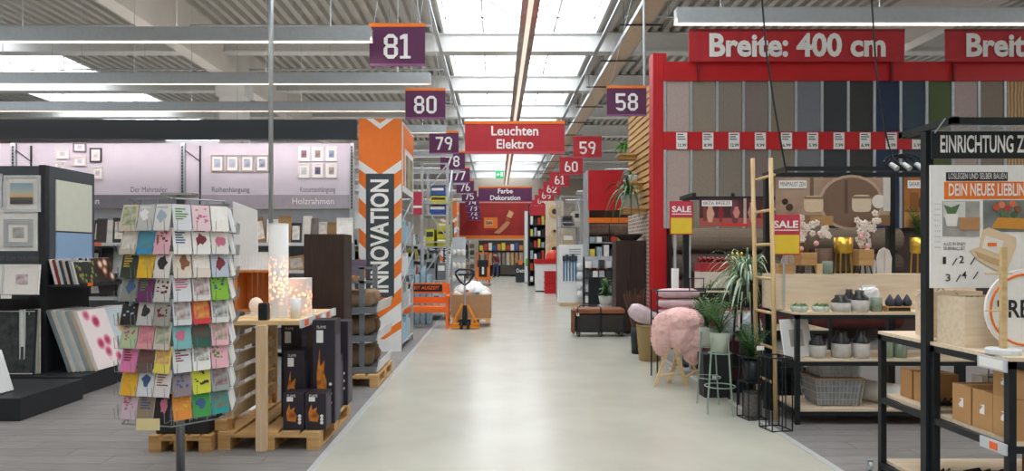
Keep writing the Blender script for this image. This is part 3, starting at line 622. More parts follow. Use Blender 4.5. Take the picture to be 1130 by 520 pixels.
t=thing('display_plinth','low black plinth cut by the left edge with a pale board on it','plinth',(-4.52,6.5,0))
obj('base',G().box(-1.4,0,0,1.0,0,.22),M_anth,t,bevel=.006)
t=canvas('pale canvas leaning on the low black plinth at the left edge',(-4.82,6.55,.232),.3,.42,.03,'#dfe5e8',paper('#e3e8ea'),.3,None)
# ---------------- greeting card spinner ----------------
SX,SY=-2.12,4.6; S=.362; TH=math.radians(13)
t=thing('card_spinner','wire greeting card spinner on a steel pole, filled with coloured cards','card rack',(SX,SY,0))
obj('pole',G().tube((0,0,.04),(0,0,2.0),.028,12),mat('steel_pole','#8f9092',.35,.7),t,smooth=True)
obj('foot_plate',G().lathe([(.26,0),(.26,.012),(.05,.03),(.03,.06)],n=24),mat('steel_pole','#8f9092'),t)
ap=S*math.cos(PI/6); ZT=1.88; ZBm=.55; NRW=9; rh=(ZT-ZBm)/NRW
for k in range(6):
    an=-PI/2-TH+k*PI/3 if False else -PI/2-TH+k*PI/3
    nx,ny=math.cos(an),math.sin(an); tx,ty=-ny,nx
    g=G(); P=lambda u,d,z:(nx*(ap+d)+tx*u,ny*(ap+d)+ty*u,z)
    for c in range(4):
        u=-S/2+.012+(S-.024)*c/3; g.tube(P(u,-.034,ZBm-.03),P(u,-.034,ZT+.06),.0035,4)
    for r in range(NRW):
        z=ZBm+rh*r; g.tube(P(-S/2,-.034,z),P(S/2,-.034,z),.003,4)
        for c in range(3):
            for e in (-.045,.045):
                u=-S/2+S*(c+.5)/3+e; g.path([P(u,-.001,z),P(u,.045,z),P(u,.05,z+.07)],.002,4)
    g.tube(P(-S/2,-.034,ZT+.06),P(S/2,-.034,ZT+.06),.005,5).tube(P(-S/2,.0,ZBm-.03),P(S/2,.0,ZBm-.03),.006,5)
    stuff(obj('wire_panel',g,mat('rack_wire','#8f9497',.35,.6),t))
obj('hub',G().lathe([(.03,1.96),(.12,1.98),(.12,1.995),(.03,2.0)],n=12),M_wire,t)
lab=obj('rack_label',G().box(-.07,.07,-.47,-.465,.53,.6),mat('cream_label','#e9d9a3',.6),t,(.02,0,0)); text('Karten',.022,(0,-.468,.565),M_dk,lab,width=.09,bold=0)
CG=[ # faces: left (k=0), right (k=1): rows top->bottom, three columns
 [['d8cdb8','c9c9c6','e6e4df'],['cfc4b0','3a9bd3','eab6c3'],['2d3a2d','f0bf2c','e9e4df'],['8b8f86','6b2d63','cfcfcc'],['1f1f1f','cfcccb','a8a69d'],['b9d0a5','e8a3a8','d9cfc8'],['e67fb3','6b5a50','f0df63'],['edb62b','dfe5ea','e5dfe0'],['d5c0cf','9b8a70','1f1f20']],
 [['d3d5d8','e3c9cf','f0ece4'],['e8e6e2','e9e7e2','dedcd6'],['d8cdbf','ddd2c6','b9c2d3'],['d3d6da','d8d6d3','86bd36'],['cfd5d8','d23a3e','d8dad5'],['7fb7ba','2c5c4c','e9b5c2'],['d8dadc','e8e8e4','e7b2bf'],['8c7f86','cdd23f','9aa2a0'],['e2903a','3f9d4c','1e9a98']]]
CM=['7a2f3a','3c5f8a','d8b44a','2f2f33','c96f8a','5d8a4a','f2f2f0','8a5a3c','a3b8c8']
cn=lambda h:(lambda r,g,b:('black' if max(r,g,b)<60 else 'white' if min(r,g,b)>214 else 'grey' if max(r,g,b)-min(r,g,b)<22 else 'yellow' if r>190 and g>160 and b<130 else 'blue' if b>r+25 else 'green' if g>r+12 else 'pink' if r>200 and b>140 and g<195 else 'red' if r>170 and g<110 else 'purple' if b>g+30 else 'brown' if r<190 and r>b+20 else 'cream'))(*[int(h[i:i+2],16) for i in (0,2,4)])
cw,chh=.112,.168
cmesh={}
for k in (5,0,1,2):
    an=-PI/2-TH+k*PI/3; nx,ny=math.cos(an),math.sin(an); tx,ty=-ny,nx
    for r in range(NRW):
        for c in range(3):
            if k in (0,1): h=CG[k][r][c]
            else: h=['e4e6e8','d5dadd','eceae6','cfd6d2','e3dcd8'][(r*3+c)%5]
            u=-S/2+S*(c+.5)/3; z=ZT-rh*(r+1)+.006
            if h not in cmesh:
                cmesh[h]=G().box(-cw/2,cw/2,-.002,.002,0,chh).mesh('card'); cmesh[h].materials.append(paper('#'+h))
            loc=(SX+nx*(ap+.022)+tx*u,SY+ny*(ap+.022)+ty*u,z)
            side={0:'left front',1:'right front',5:'far left',2:'far right'}[k]
            o=obj('greeting_card',cmesh[h],None,None,loc); o.rotation_euler=(-.2,0,an+PI/2)
            tag(o,'%s greeting card, %s row from the top, %s column, %s face of the spinner'%(cn(h),NR[r] if r else 'top',['left','middle','right'][c],side),'greeting card','cards on the spinner')
            if k in (0,1):
                mc=CM[R.randrange(9)]; q=R.randrange(6); g=G(); pm=paper('#'+mc)
                if q<2:   # full picture print
                    g.box(-cw*.42,cw*.42,-.0035,-.0021,.035 if q else .06,chh*.93); pm=mat('cardpic_%s_%s'%(h,mc),'#'+h,.5,scale=26,col2='#'+mc)
                elif q==2:
                    for j in range(5): g.box(-.04,R.uniform(-.01,.04),-.0035,-.0021,.07+.016*j,.078+.016*j)
                elif q==3:
                    for j in range(12): a_,b_=R.uniform(-.05,.03),R.uniform(.05,.14); g.box(a_,a_+R.uniform(.006,.022),-.0035-.0001*j,-.0021,b_,b_+R.uniform(.006,.018))
                else:
                    cx_,cz_=R.uniform(-.012,.012),R.uniform(.085,.105); g.prism([(cx_+R.uniform(.018,.042)*math.cos(j*PI/5.5),cz_+R.uniform(.022,.055)*math.sin(j*PI/5.5)) for j in range(11)],-.0035,-.0021)
                    g.box(-.045,.03,-.0036,-.0021,.145,.152)
                stuff(obj('print',g,pm,o))
# ---------------- pallets, stand with lamps, boxes ----------------
def pallet(label,loc,w,d,rz=0,grp='wooden pallets on the left',h=.144,nb=3,name='wooden_pallet'):
    t=thing(name,label,'pallet',loc,rz,grp); s=h/.144
    for i in range(3):
        x=(-w/2+.05)+(w-.1)*i/2
        piece('bottom_board',.1,d,.022*s,M_pal,t,(x,d/2,0))
        for j in range(3):
            piece('block',.1,.14,.078*s,M_pal,t,(x,.07+(d-.14)*j/2,.022*s))
    for j in range(3): piece('cross_board',w,.14,.022*s,M_pal,t,(0,.07+(d-.14)*j/2,.1*s))
    n=5
    for i in range(n): piece('deck_board',w/n*.82,d,.022*s,M_pal,t,((-w/2+w/n*.41)+(w-w/n*.82)*i/(n-1),d/2,.122*s))
    return t
pallet('large wooden pallet under the black heater boxes',(-1.85,5.56,0),.82,1.2)
pallet('small wooden pallet under the black box behind the spinner',(-2.54,5.5,0),.5,.7,h=.13)
tag(obj('black_crate',G().box(-2.76,-2.33,5.55,6.15,.132,.26),M_anth,bevel=.01),'black flat crate on the small pallet behind the spinner','crate')
# slatted stand along the left edge of the big pallet
t=thing('slat_stand','tall slatted pallet-wood stand carrying the glowing lamps','display stand',(-2.2,5.6,.146))
for j in range(2): piece('post',.06,.05,.86,M_pal,t,(0,.06+1.0*j,0))
piece('foot_rail',.1,.14,.09,M_pal,t,(-.05,.07,0))
for j in range(6): piece('slat',.022,1.12,.1,wood('weathered_slat','#d3b78e','#b59a70',.7,rnd=.15),t,(.045,.56,.1+.14*j))
obj('front_post',G().box(.27,.35,-.105,-.045,-.14,.87),wood('pale_post','#e6cbaa','#d8b890',.6,st=(12,12,1)),t)
obj('shelf_top',G().box(-.03,.6,-.03,1.15,.865,.9),M_pine,t)
obj('price_rail',G().box(.6,.62,-.03,1.15,.84,.91),M_rail,t)
for q in range(6): obj('price_label',G().box(.6205,.623,.05+.18*q,.16+.18*q,.85,.9),[mat('label_orange','#ef6a3a'),M_txt][q%2],t)
obj('rear_post',G().box(.5,.58,1.05,1.12,0,.865),M_pal,t)
obj('inner_post',G().box(.0,.06,1.05,1.1,0,.865),M_pal,t)
ZS=.146+.9
# lamps
def lattice(nm,em):
    m=bpy.data.materials.new(nm); m.use_nodes=True; nt=m.node_tree; b=nt.nodes['Principled BSDF']; tc=nt.nodes.new('ShaderNodeTexCoord'); vo=nt.nodes.new('ShaderNodeTexVoronoi'); vo.inputs['Scale'].default_value=34; nt.links.new(tc.outputs['Object'],vo.inputs['Vector'])
    rp=nt.nodes.new('ShaderNodeValToRGB'); nt.links.new(vo.outputs['Distance'],rp.inputs[0]); e=rp.color_ramp.elements; e[0].color=(1,1,1,1); e[0].position=.25; e[1].color=(0,0,0,1); e[1].position=.45
    sp=nt.nodes.new('ShaderNodeSeparateXYZ'); nt.links.new(tc.outputs['Object'],sp.inputs[0]); mr=nt.nodes.new('ShaderNodeMapRange'); nt.links.new(sp.outputs['Z'],mr.inputs[0])
    b.inputs['Base Color'].default_value=(.78,.77,.75,1); b.inputs['Emission Color'].default_value=(1,.24,.04,1)
    sb=nt.nodes.new('ShaderNodeMath'); sb.operation='SUBTRACT'; sb.inputs[1].default_value=em[0]; nt.links.new(sp.outputs['Z'],sb.inputs[0]); ab=nt.nodes.new('ShaderNodeMath'); ab.operation='ABSOLUTE'; nt.links.new(sb.outputs[0],ab.inputs[0])
    nt.links.new(ab.outputs[0],mr.inputs[0]); mr.inputs[1].default_value=em[1]; mr.inputs[2].default_value=0; mr.inputs[3].default_value=0; mr.inputs[4].default_value=em[2]
    ml=nt.nodes.new('ShaderNodeMath'); ml.operation='MULTIPLY'; nt.links.new(rp.outputs[0],ml.inputs[0]); nt.links.new(mr.outputs[0],ml.inputs[1]); nt.links.new(ml.outputs[0],b.inputs['Emission Strength']); return m
Yl=5.9; Xl=PX(307.5,Yl)
t=thing('column_lamp','tall white perforated column lamp glowing warm inside','lamp',(Xl,Yl,ZS))
obj('shade',G().lathe([(.082,0),(.082,.8),(.076,.8),(.076,.02)],n=28,cap=False),lattice('lamp_lattice_tall',(.3,.24,3.2)),t,smooth=True); obj('base',G().lathe([(.085,0),(.085,.015)],n=24),M_white,t)
obj('rim',G().path([(.08*math.cos(a*PI/12),.08*math.sin(a*PI/12),.8) for a in range(24)],.004,5,closed=True),M_white,t)
Yl=6.1; t=thing('cube_lamp','short white square lamp glowing warm beside the column lamp','lamp',(PX(331,Yl),Yl,ZS))
obj('shade',G().box(-.085,.085,-.085,.085,.01,.33),lattice('lamp_lattice_low',(.15,.14,3.2)),t,bevel=.004); obj('base',G().box(-.088,.088,-.088,.088,0,.01),M_white,t)
obj('cable',G().path([(.09,0,.02),(.15,-.05,.05),(.17,-.12,.03)],.006,5),M_white,t)
t=thing('cup_lamp','small white glass candle cup in front of the square lamp','candle holder',(PX(326,5.8),5.8,ZS)); obj('cup',G().lathe([(.04,0),(.045,.17),(.04,.17),(.036,.02)],n=16),M_white,t,smooth=True); obj('wax',G().lathe([(.036,.1),(.036,.11)],n=12),mat('wax','#f3e3c8',.5),t)
t=thing('black_tin','small black tin standing on the stand corner','tin',(PX(290.5,5.62),5.64,ZS)); obj('can',G().box(-.038,.038,-.038,.038,0,.13),M_black,t,bevel=.006); obj('lid',G().box(-.034,.034,-.034,.034,.13,.14),M_black,t)
t=thing('globe_lamp','white round lamp glowing on the wooden stand behind the tin','lamp',(PX(283,6.0)-.02,6.05,ZS)); obj('globe',G().blob((0,0,.09),(.06,.06,.07),18,10),mat('globe_glass','#e3d2c2',.4,em=.1),t,smooth=True); obj('foot',G().lathe([(.05,0),(.05,.03)],n=14),M_white,t)
# orange crate with white basket on it, behind the lamps
Yc=6.55; t=thing('wooden_crate','orange stained wooden crate behind the lamps','crate',(PX(286,Yc),Yc,ZS))
M_oc=wood('crate_orange','#d9914e','#bd7334',.6,st=(12,12,1))
for s in (-1,1): obj('side_board',G().box(s*.17-.012,s*.17+.012,-.14,.14,0,.37),M_oc,t)
for q in range(6): piece('back_slat',.05,.014,.37,M_oc,t,(-.14+.056*q,.13,0))
obj('top_board',G().box(-.18,.18,-.15,.15,.37,.39),M_oc,t); obj('bottom_board',G().box(-.17,.17,-.14,.14,0,.018),M_oc,t)
t=thing('slotted_basket','white slotted plastic basket on the orange crate','basket',(PX(286,Yc),Yc,ZS+.391))
obj('floor_panel',G().box(-.15,.15,-.1,.1,0,.01),M_white,t); obj('rim',G().box(-.17,.17,-.12,-.105,.15,.17).box(-.17,.17,.105,.12,.15,.17).box(-.17,-.155,-.105,.105,.15,.17).box(.155,.17,-.105,.105,.15,.17),M_white,t)
for q in range(11): piece('slat',.014,.006,.15,M_white,t,(-.15+.03*q,-.11,0)); piece('slat',.014,.006,.15,M_white,t,(-.15+.03*q,.11,0))
# heater boxes
M_hb=mat('heater_box','#2c2833',.45,var=.08); M_hs=mat('heater_side','#4d4855',.5,var=.25,scale=8)
M_fire=mat('fire_print','#f2a03a',.5,scale=12,col2='#7a1f10',em=0)
def hbox(label,x,y,z,w,d,h,flame=True,face=0,grp='black patio heater boxes'):
    t=thing('heater_box',label,'box',(x,y,z),R.uniform(-.02,.02),grp)
    obj('carton',G().box(-w/2,w/2,0,d,0,h),M_hb,t,bevel=.003)
    obj('side_print',G().box(w/2,w/2+.002,.02,d-.02,.03,h*.85),M_hs,t)
    if flame:
        g=G(); n=7; cx=-w*.1
        g.prism([(cx-.035,h*.25),(cx+.035,h*.22),(cx+.045,h*.4),(cx+.02,h*.5),(cx+.03,h*.62),(cx-.01,h*.55),(cx-.015,h*.72),(cx-.04,h*.48)],-.003,-.001)
        obj('flame_print',g,M_fire,t)
    obj('white_sticker',G().box(-w*.32,-w*.02,-.003,-.001,h*.78,h*.9),M_txt,t)
    for q in range(3): obj('badge_dot',G().lathe([(.014,0),(.014,.002)],n=10).xf(Matrix.Translation((w*.3,-.001,h*(.2+.09*q)))@Matrix.Rotation(PI/2,4,'X')),M_txt,t)
    text('FLAME',.022,(-w*.1,-.002,h*.93),M_txt,t,width=w*.4,bold=0)
    return t
zp=.147
hbox('small black heater box, front row left',PX(323,5.6),5.62,zp,.17,.2,.3)
hbox('small black heater box, front row right',PX(347.5,5.6),5.62,zp,.17,.2,.3)
hbox('black heater box with flame picture standing behind the front left box',PX(325,5.85),5.84,zp,.17,.2,.62)
hbox('tall black heater box behind the front right box',PX(357.5,5.85),5.84,zp,.19,.22,.88)
hbox('tall black heater box at the back left of the pallet',PX(323,6.1),6.06,zp,.18,.22,.84,False)
hbox('tall black heater box, second from the front along the aisle edge',PX(357,6.1),6.08,zp,.2,.22,.56)
hbox('heater box with a flame picture, third along the aisle edge',PX(363,6.35),6.32,zp,.2,.2,.5)
hbox('upper black heater box with bright flame by the grey shelf',PX(372.5,6.55),6.54,zp,.2,.2,.8)
# brown cabinet behind
cabinet('storage_cabinet','plain dark brown cabinet behind the heater boxes',(-1.84,7.3,0),.43,.4,1.8,M_wenge,1,None)
# grey metal rack with sacks on a pallet
pallet('wooden pallet under the grey metal rack with brown sacks',(-1.79,8.15,0),.76,1.15)
M_gs=mat('grey_steel','#7f868c',.45,.4,var=.05); M_sack=mat('kraft_sack','#8f7458',.85,var=.2,scale=9,bump=.4)
t=thing('metal_rack','grey metal rack with price strips standing on a pallet','rack',(-1.79,8.25,.145))
for x in (-.24,.16):
    for y in (.05,.95): obj('upright',G().box(x-.03,x+.03,y-.02,y+.02,0,1.28 if y<.5 else 1.3),M_gs,t)
for z in (.02,.4,.74): 
    s=obj('shelf_tray',G().box(-.32,.34,.0,1.0,z,z+.025).box(-.32,.34,-.012,0,z-.02,z+.06),M_gs,t); obj('price_strip',G().hexa([(.34,0,z),(.36,0,z),(.36,1,z),(.34,1,z)],[(.37,0,z+.13),(.39,0,z+.13),(.39,1,z+.13),(.37,1,z+.13)]),M_rail,s)
for z in (1.1,1.27): obj('cross_rail',G().box(-.26,.3,.03,.06,z-.015,z+.015),M_gs,t)
obj('wood_shelf',G().box(-.24,.2,.1,.6,1.08,1.095),M_pine,t)
sc=0
for z in (.165+.045,.165+.425,.165+.765):
    for q in range(2):
        g=G().blob((0,0,.1),(.27,.165,.1),16,8,.09,pw=.38); o=obj('kraft_sack',g,M_sack,None,(-1.8,8.57+.385*q,z-.005),smooth=True)
        tag(o,'brown paper sack on the grey rack, %s shelf, %s'%(['lowest','middle','top'][sc//2],['front','rear'][q]),'sack','brown paper sacks'); sc+=1
for q in range(3):
    t=thing('cardboard_tube',['left','middle','right'][q]+' golden brown cardboard tube lying on the grey rack','tube',(-1.9+.09*q,8.38,1.241),0,'cardboard tubes on the grey rack'); obj('tube',G().tube((0,0,.035),(0,.35,.035),.035,10),mat('gold_tube','#9c6f3c',.4),t); obj('end_cap',G().tube((0,-.004,.035),(0,0,.035),.028,10),M_kraft,t)
t=thing('card_sign','small purple card sign standing on the grey rack','sign',(-1.8,8.36,1.241))
obj('card',G().hexa([(-.1,.38,0),(.1,.34,0),(.1,.36,0),(-.1,.4,0)],[(-.06,.44,.27),(.14,.4,.27),(.14,.42,.27),(-.06,.46,.27)]),mat('purple_card','#5b5168',.5),t)
# pole in front of the frame wall
tag(obj('hanging_pole',G().tube((PX(299,8.6),8.6,1.0),(PX(299,8.6),8.6,7.59),.03,10),M_galv,smooth=True),'long thin galvanised pole dropping from the roof behind the column lamp','pole')
# white board and kraft board behind the spinner
t=thing('white_board','slanted white display board right of the card spinner','display board',(PX(270,6.9),6.95,0))
obj('board',G().prism([(-.12,1.05),(.12,1.05),(.1,2.03),(-.14,2.12)],0,.03),M_white,t); obj('leg',G().box(-.03,.03,.03,.07,0,1.4),M_white,t); obj('foot',G().box(-.15,.15,-.1,.15,0,.03),M_white,t)
# ---------------- INNOVATION towers ----------------
M_twh=mat('print_white','#e9ebec',.5,var=.02); M_tor=mat('print_orange','#ee7a26',.5,var=.03); M_tdk=mat('print_slate','#3d464d',.5,var=.02)
def tower(label,X0,Y0,W=.69,D=1.6,H=3.77):
    t=thing('promotion_tower',label,'display tower',(X0,Y0,0),0,'INNOVATION towers')
    for x in (.02,W-.02):
        for y in (.05,D-.03): obj('post',G().box(x-.02,x+.02,y-.02,y+.02,0,H-.01),M_galv,t)
    fp=obj('front_panel',G().box(0,W,0,.025,.06,H),M_tor,t)
    Z=lambda f:.06+(H-.06)*f   # fraction from bottom
    def pl(poly,m,y=-.004,nm='print_shape'): obj(nm,G().prism([(W*a,Z(b)) for a,b in poly],y,y+.003),m,fp)
    pl([(.18,1),(.5,.955),(.82,1),(.66,1),(.5,.98),(.34,1)],M_twh)
    pl([(0,.82),(.5,.755),(1,.82),(1,.78),(.5,.715),(0,.78)],M_twh)
    for q in range(4):
        b=.74-.13*q
        pl([(0,b-.02),(.17,b-.05),(.17,b-.115),(0,b-.085)],M_twh,-.003); pl([(1,b-.02),(.83,b-.05),(.83,b-.115),(1,b-.085)],M_twh,-.003)
    pl([(0,.2),(.5,.13),(1,.2),(1,0),(0,0)],M_twh,-.003); pl([(0,.12),(.5,.06),(1,.12),(1,.085),(.5,.025),(0,.085)],M_tor,-.005)
    pl([(.17,.22),(.83,.22),(.83,.76),(.17,.76)],M_tdk,-.007,'dark_panel')
    text('INNOVATION',W*.4,(W*.51,-.009,Z(.488)),M_txt,t,rot=(PI/2,-PI/2,0),width=H*.485,bold=.03)
    sp=obj('side_poster',G().box(W,W+.012,.1,D-.1,2.6,H-.03),M_twh,t)
    obj('poster_border',G().box(W+.012,W+.016,.12,D-.12,3.35,H-.06).box(W+.012,W+.016,.12,.3,2.7,3.35),M_tor,sp); obj('poster_photo',G().box(W+.012,W+.015,.45,D-.2,2.7,3.25),mat('poster_photo','#a9c2a0',.5,col2='#7e3b2c',scale=4),sp)
    for z in (.1,.65,1.2,1.75,2.3): obj('shelf_board',G().box(.03,W,.05,D-.03,z,z+.02),M_galv,t)
    for q,z in enumerate((.12,.67,1.22,1.77)):
        y=.1
        while y<D-.3:
            ci=int(y*10+q)%3; item('carton',G().box(.25,W-.03,y,y+.3,z,z+.34+.08*math.sin(y*9+q)),[M_twh,mat('carton_blue','#9cc4d8',.5),mat('carton_grey','#b9bdc0',.5)][ci],t,'%s carton inside the %s INNOVATION tower, %s shelf up, %s from the front'%(['white','blue','grey'][ci],'near' if Y0<20 else 'far',ORD[q],ORD[int((y-.1)/.34+.1)]),'box','cartons in the towers'); y+=.34
    for q in range(4): obj('brace',G().bar((W,.05,.6+.5*q),(W,D-.03,1.1+.5*q),.018),M_galv,t)
    obj('skirt',G().box(0,W,-.012,0,0,.2),M_twh,t)
tower('tall orange INNOVATION tower beside the frame wall',-2.23,11.1)
tower('distant INNOVATION tower half hidden behind steel racking',-2.36,28.8)
# ---------------- steel racking tower with boxes ----------------
def lattice_tower(label,x0,x1,y0,y1,h,goods,grp='steel lattice racks',shelves=(.15,.95,1.75,2.5)):
    t=thing('lattice_rack',label,'rack',((x0+x1)/2,y0,0),0,grp); w=(x1-x0)/2; d=y1-y0
    for x in (-w,w):
        for y in (0,d): obj('post',G().box(x-.03,x+.03,y-.03,y+.03,0,h),M_galv,t)
    n=int(h/.8)
    for i in range(n):
        z=.1+i*h/n; z2=z+h/n-.1; a,b=(-w,w) if i%2 else (w,-w)
        obj('brace',G().bar((a,-.02,z),(b,-.02,z2),.03),M_galv,t); obj('brace',G().bar((w+.02,0 if i%2 else d,z),(w+.02,d if i%2 else 0,z2),.03),M_galv,t)
        obj('cross_bar',G().bar((-w,-.02,z2),(w,-.02,z2),.035),M_galv,t)
    for z in shelves: obj('shelf_board',G().box(-w,w,0,d,z-.03,z),M_galv,t)
    k=0
    for (fx,fz,bw,bh,c) in goods:
        o=item('carton',G().box(fx*2*w-w+.02,fx*2*w-w+bw,.05,d-.1,fz,fz+bh),mat('box_'+c[1:],c,.5,var=.1),t,'%s carton, %s counted on the %s'%(cn(c[1:]),ORD[k],label.split(' with')[0]+(' right of the aisle' if x0>0 else ' by the bench' if y0<20 else '')),'box','cartons on the lattice racks')
        obj('carton_print',G().box(fx*2*w-w+.04,fx*2*w-w+bw*.9,.045,.05,fz+bh*.55,fz+bh*.85),[M_txt,M_slate][k%2],o); k+=1
    return t
lattice_tower('steel lattice rack with yellow and blue boxes behind the orange bench',-1.76,-1.16,16.2,17.6,3.7,[(.25,2.5,.42,.22,'#2f4f9a'),(.3,2.74,.4,.2,'#d8d02a'),(.3,2.96,.36,.2,'#3658a3'),(.1,1.75,.22,.4,'#c9c834'),(.55,1.75,.24,.18,'#d8d02a'),(.55,1.94,.24,.18,'#d5cc30'),(.55,2.13,.24,.18,'#d8d02a'),(.1,.95,.25,.5,'#8f969b'),(.55,.95,.22,.4,'#6d747a'),(.2,.15,.3,.5,'#b9c8d2')])
lattice_tower('steel lattice rack with pale goods on the right of the aisle',2.15,2.85,23.2,24.4,3.5,[(.1,1.75,.4,.5,'#c9b08a'),(.1,2.5,.35,.35,'#5c5148'),(.1,.95,.4,.5,'#b9c0c4'),(.66,2.5,.2,.5,'#d9d0c2')])
# blue water bottles pack next to the bench
M_blw=mat('blue_wrap','#a5cde0',.2,var=.2,scale=14,alpha=.8)
for q in range(4): tag(obj('wrapped_pack',G().box(-.055,.055,0,.3,.0,1.25-.14*(q%2)),M_blw,None,(-1.9+.13*q,15.3,0),bevel=.02),'%s tall clear blue wrapped pack from the left behind the orange bench'%ORD[q],'packaging','blue wrapped packs')
# ---------------- orange bench ----------------
M_ob=mat('bench_orange','#ee7025',.5,var=.06,scale=5)
t=thing('orange_bench','orange painted wooden bench with black sign on its back','bench',(-1.5,14.4,0))
W=.46
for x in (-W,W):
    piece('leg',.055,.055,.66,M_ob,t,(x,.03,0)); piece('leg',.055,.055,.92,M_ob,t,(x,.5,0)); obj('armrest',G().box(x-.045,x+.045,-.02,.52,.66,.7),M_ob,t); piece('side_rail',.03,.45,.05,M_ob,t,(x,.27,.12))
for q in range(4): piece('seat_slat',.9,.1,.03,M_ob,t,(0,.06+.12*q,.43))
obj('seat_rail',G().box(-W,W,.0,.03,.34,.43),M_ob,t)
obj('back_rail',G().box(-W,W,.49,.52,.5,.64),M_ob,t); obj('back_rail',G().box(-W,W,.49,.52,.72,.94),M_ob,t)
sg=obj('back_sign',G().box(-.42,.32,.475,.49,.76,.91),M_black,t); text('ZEIT AUSZEIT',.07,(-.05,.472,.835),M_ob,sg,width=.62)
# ---------------- pallet jack and wrapped load ----------------
Yj=14.35; t=thing('pallet_jack','black and orange hand pallet jack standing upright in the aisle','pallet jack',(PX(513,Yj),Yj,0))
M_jo=mat('jack_orange','#f0941f',.45)
for s in (-1,1): obj('side_frame',G().bar((s*.06,.0,.52),(s*.29,.0,.06),.05,.04),M_jo,t)
obj('base_bar',G().bar((-.31,0,.05),(.31,0,.05),.05,.06),M_jo,t)
obj('pump_body',G().lathe([(.05,.08),(.06,.3),(.04,.48),(.03,.5)],n=12).box(-.12,.12,-.02,.1,.06,.2),M_black,t)
for s in (-1,1): obj('wheel',G().lathe([(.08,-.03),(.085,0),(.08,.03)],n=16).xf(Matrix.Translation((s*.07,-.02,.086))@Matrix.Rotation(PI/2,4,'Y')),M_black,t,smooth=True)
for s in (-1,1): obj('fork',G().box(s*.2-.08,s*.2+.08,.1,1.25,.05,.09),M_jo,t)
obj('tiller',G().tube((0,.0,.45),(0,-.03,.95),.022,8),M_galv,t)
obj('grip_ring',G().path([(0,-.03,.92),(-.1,-.035,1.0),(-.19,-.04,1.14),(-.19,-.04,1.2),(-.12,-.04,1.25),(.12,-.04,1.25),(.19,-.04,1.2),(.19,-.04,1.14),(.1,-.035,1.0)],.022,8,closed=True),M_black,t,smooth=True)
obj('control_lever',G().box(-.14,.14,-.045,-.025,1.12,1.16).bar((0,-.035,.95),(0,-.035,1.12),.03),M_black,t)
t=pallet('dark plastic pallet under the cardboard load',(PX(521,15.2),14.75,.09),.8,1.1,h=.1,grp='pallets in the aisle')
for o in t.children: pass
t=thing('cardboard_load','open cardboard box topped with white plastic bags on the pallet','box',(PX(521,15.2),14.8,.191))
obj('carton',G().box(-.43,.43,0,.9,0,.5),mat('brown_carton','#b08a66',.8,var=.06),t,bevel=.006)
wb=mat('white_bag','#eceaea',.35,var=.05,scale=6)
for q,(x,y,z,r) in enumerate([(-.15,.3,.56,.24),(.15,.35,.55,.22),(0,.6,.62,.24),(-.26,.2,.5,.14),(.28,.18,.5,.13)]): 
    b=item('plastic_bag',G().blob((x,y,z),(r*1.1,r,r*.65),14,9,.1),wb,t,['left','right','top','small front left','small front right'][q]+' white plastic bag heaped on the cardboard box','bag','white bags on the cardboard box',smooth=True)
obj('red_print',G().blob((-.12,.08,.58),(.07,.02,.03),8,5),mat('bag_red','#c8434c',.5),t); obj('blue_print',G().blob((.12,.1,.53),(.06,.03,.03),8,5),mat('bag_blue','#6f8fbf',.5),t)
# ---------------- generic aisle shelving further back ----------------
def gondola(label,x0,x1,Y,D,H,cols,seed,head=None,grp='aisle shelving'):
    rr=random.Random(seed); t=thing('aisle_shelf',label,'shelving',((x0+x1)/2,Y,0),0,grp); w=(x1-x0)/2
    obj('back_panel',G().box(-w,w,D*.45,D*.55,0,H),mat('shelf_back','#a8a7a5',.6),t)
    side=1 if x1<0 else -1; xe=w*side
    obj('end_panel',G().box(min(xe,xe-.03*side),max(xe,xe-.03*side),0,D,0,H),mat('end_'+str(seed%4),['#c9cccd','#d9d3c8','#4a4d50','#b7b9bb'][seed%4],.5),t)
    n=max(3,int(H/.42)); 
    for i in range(n):
        z=.1+i*(H-.15)/n; obj('shelf_board',G().box(-w,w,0,D,z-.03,z),M_galv,t)
        for fi in range(3):
            g=G(); x=-w+.03
            c=cols[(i+fi)%len(cols)]
            while x<w-.15:
                bw=rr.uniform(.08,.22)
                if rr.randrange(3)==fi: g.box(x,x+bw*.92,.02,D*.44,z,z+rr.uniform(.14,.32))
                x+=bw
            x=.02
            while x<D-.15:
                bw=rr.uniform(.08,.2)
                if rr.randrange(3)==fi:
                    a,b=(xe,xe+.26*side); g.box(min(a,b),max(a,b),x,x+bw*.92,z,z+rr.uniform(.14,.32))
                x+=bw
            if g.v: stuff(obj('goods',g,mat('goods_'+c[1:],c,.5,var=.15,scale=12),t))
        s0,s1=(xe,xe+.3*side); obj('end_shelf',G().box(min(s0,s1),max(s0,s1),0,D,z-.03,z),M_galv,t)
    if head: obj('header',G().box(-w,w,-.02,D,H,H+.35),mat('head_'+head[1:],head,.5),t)
pc=['#c9ccd0','#3f464c','#b8433a','#d8c84a','#8fa6b8','#e6e3dc','#6b5a4a']
for i,(y,h) in enumerate([(19.6,2.3),(24.6,2.2),(31.5,2.2),(35.5,2.2),(40,2.2)]):
    gondola('%s shelving row left of the aisle beyond the orange bench'%NR[i].replace('nearest','first'),-7.5,-2.6 if y<30 else -1.95,y,1.0,h,pc[i%3:]+pc[:i%3],11+i)
for i,(y,h) in enumerate([(26.4,2.2),(29.5,2.2),(35.5,2.2),(40,2.2)]):
    gondola('%s shelving row right of the aisle beyond the red panel'%NR[i].replace('nearest','first'),2.95,8.5,y,1.0,h,pc[(i+2)%4:],31+i)
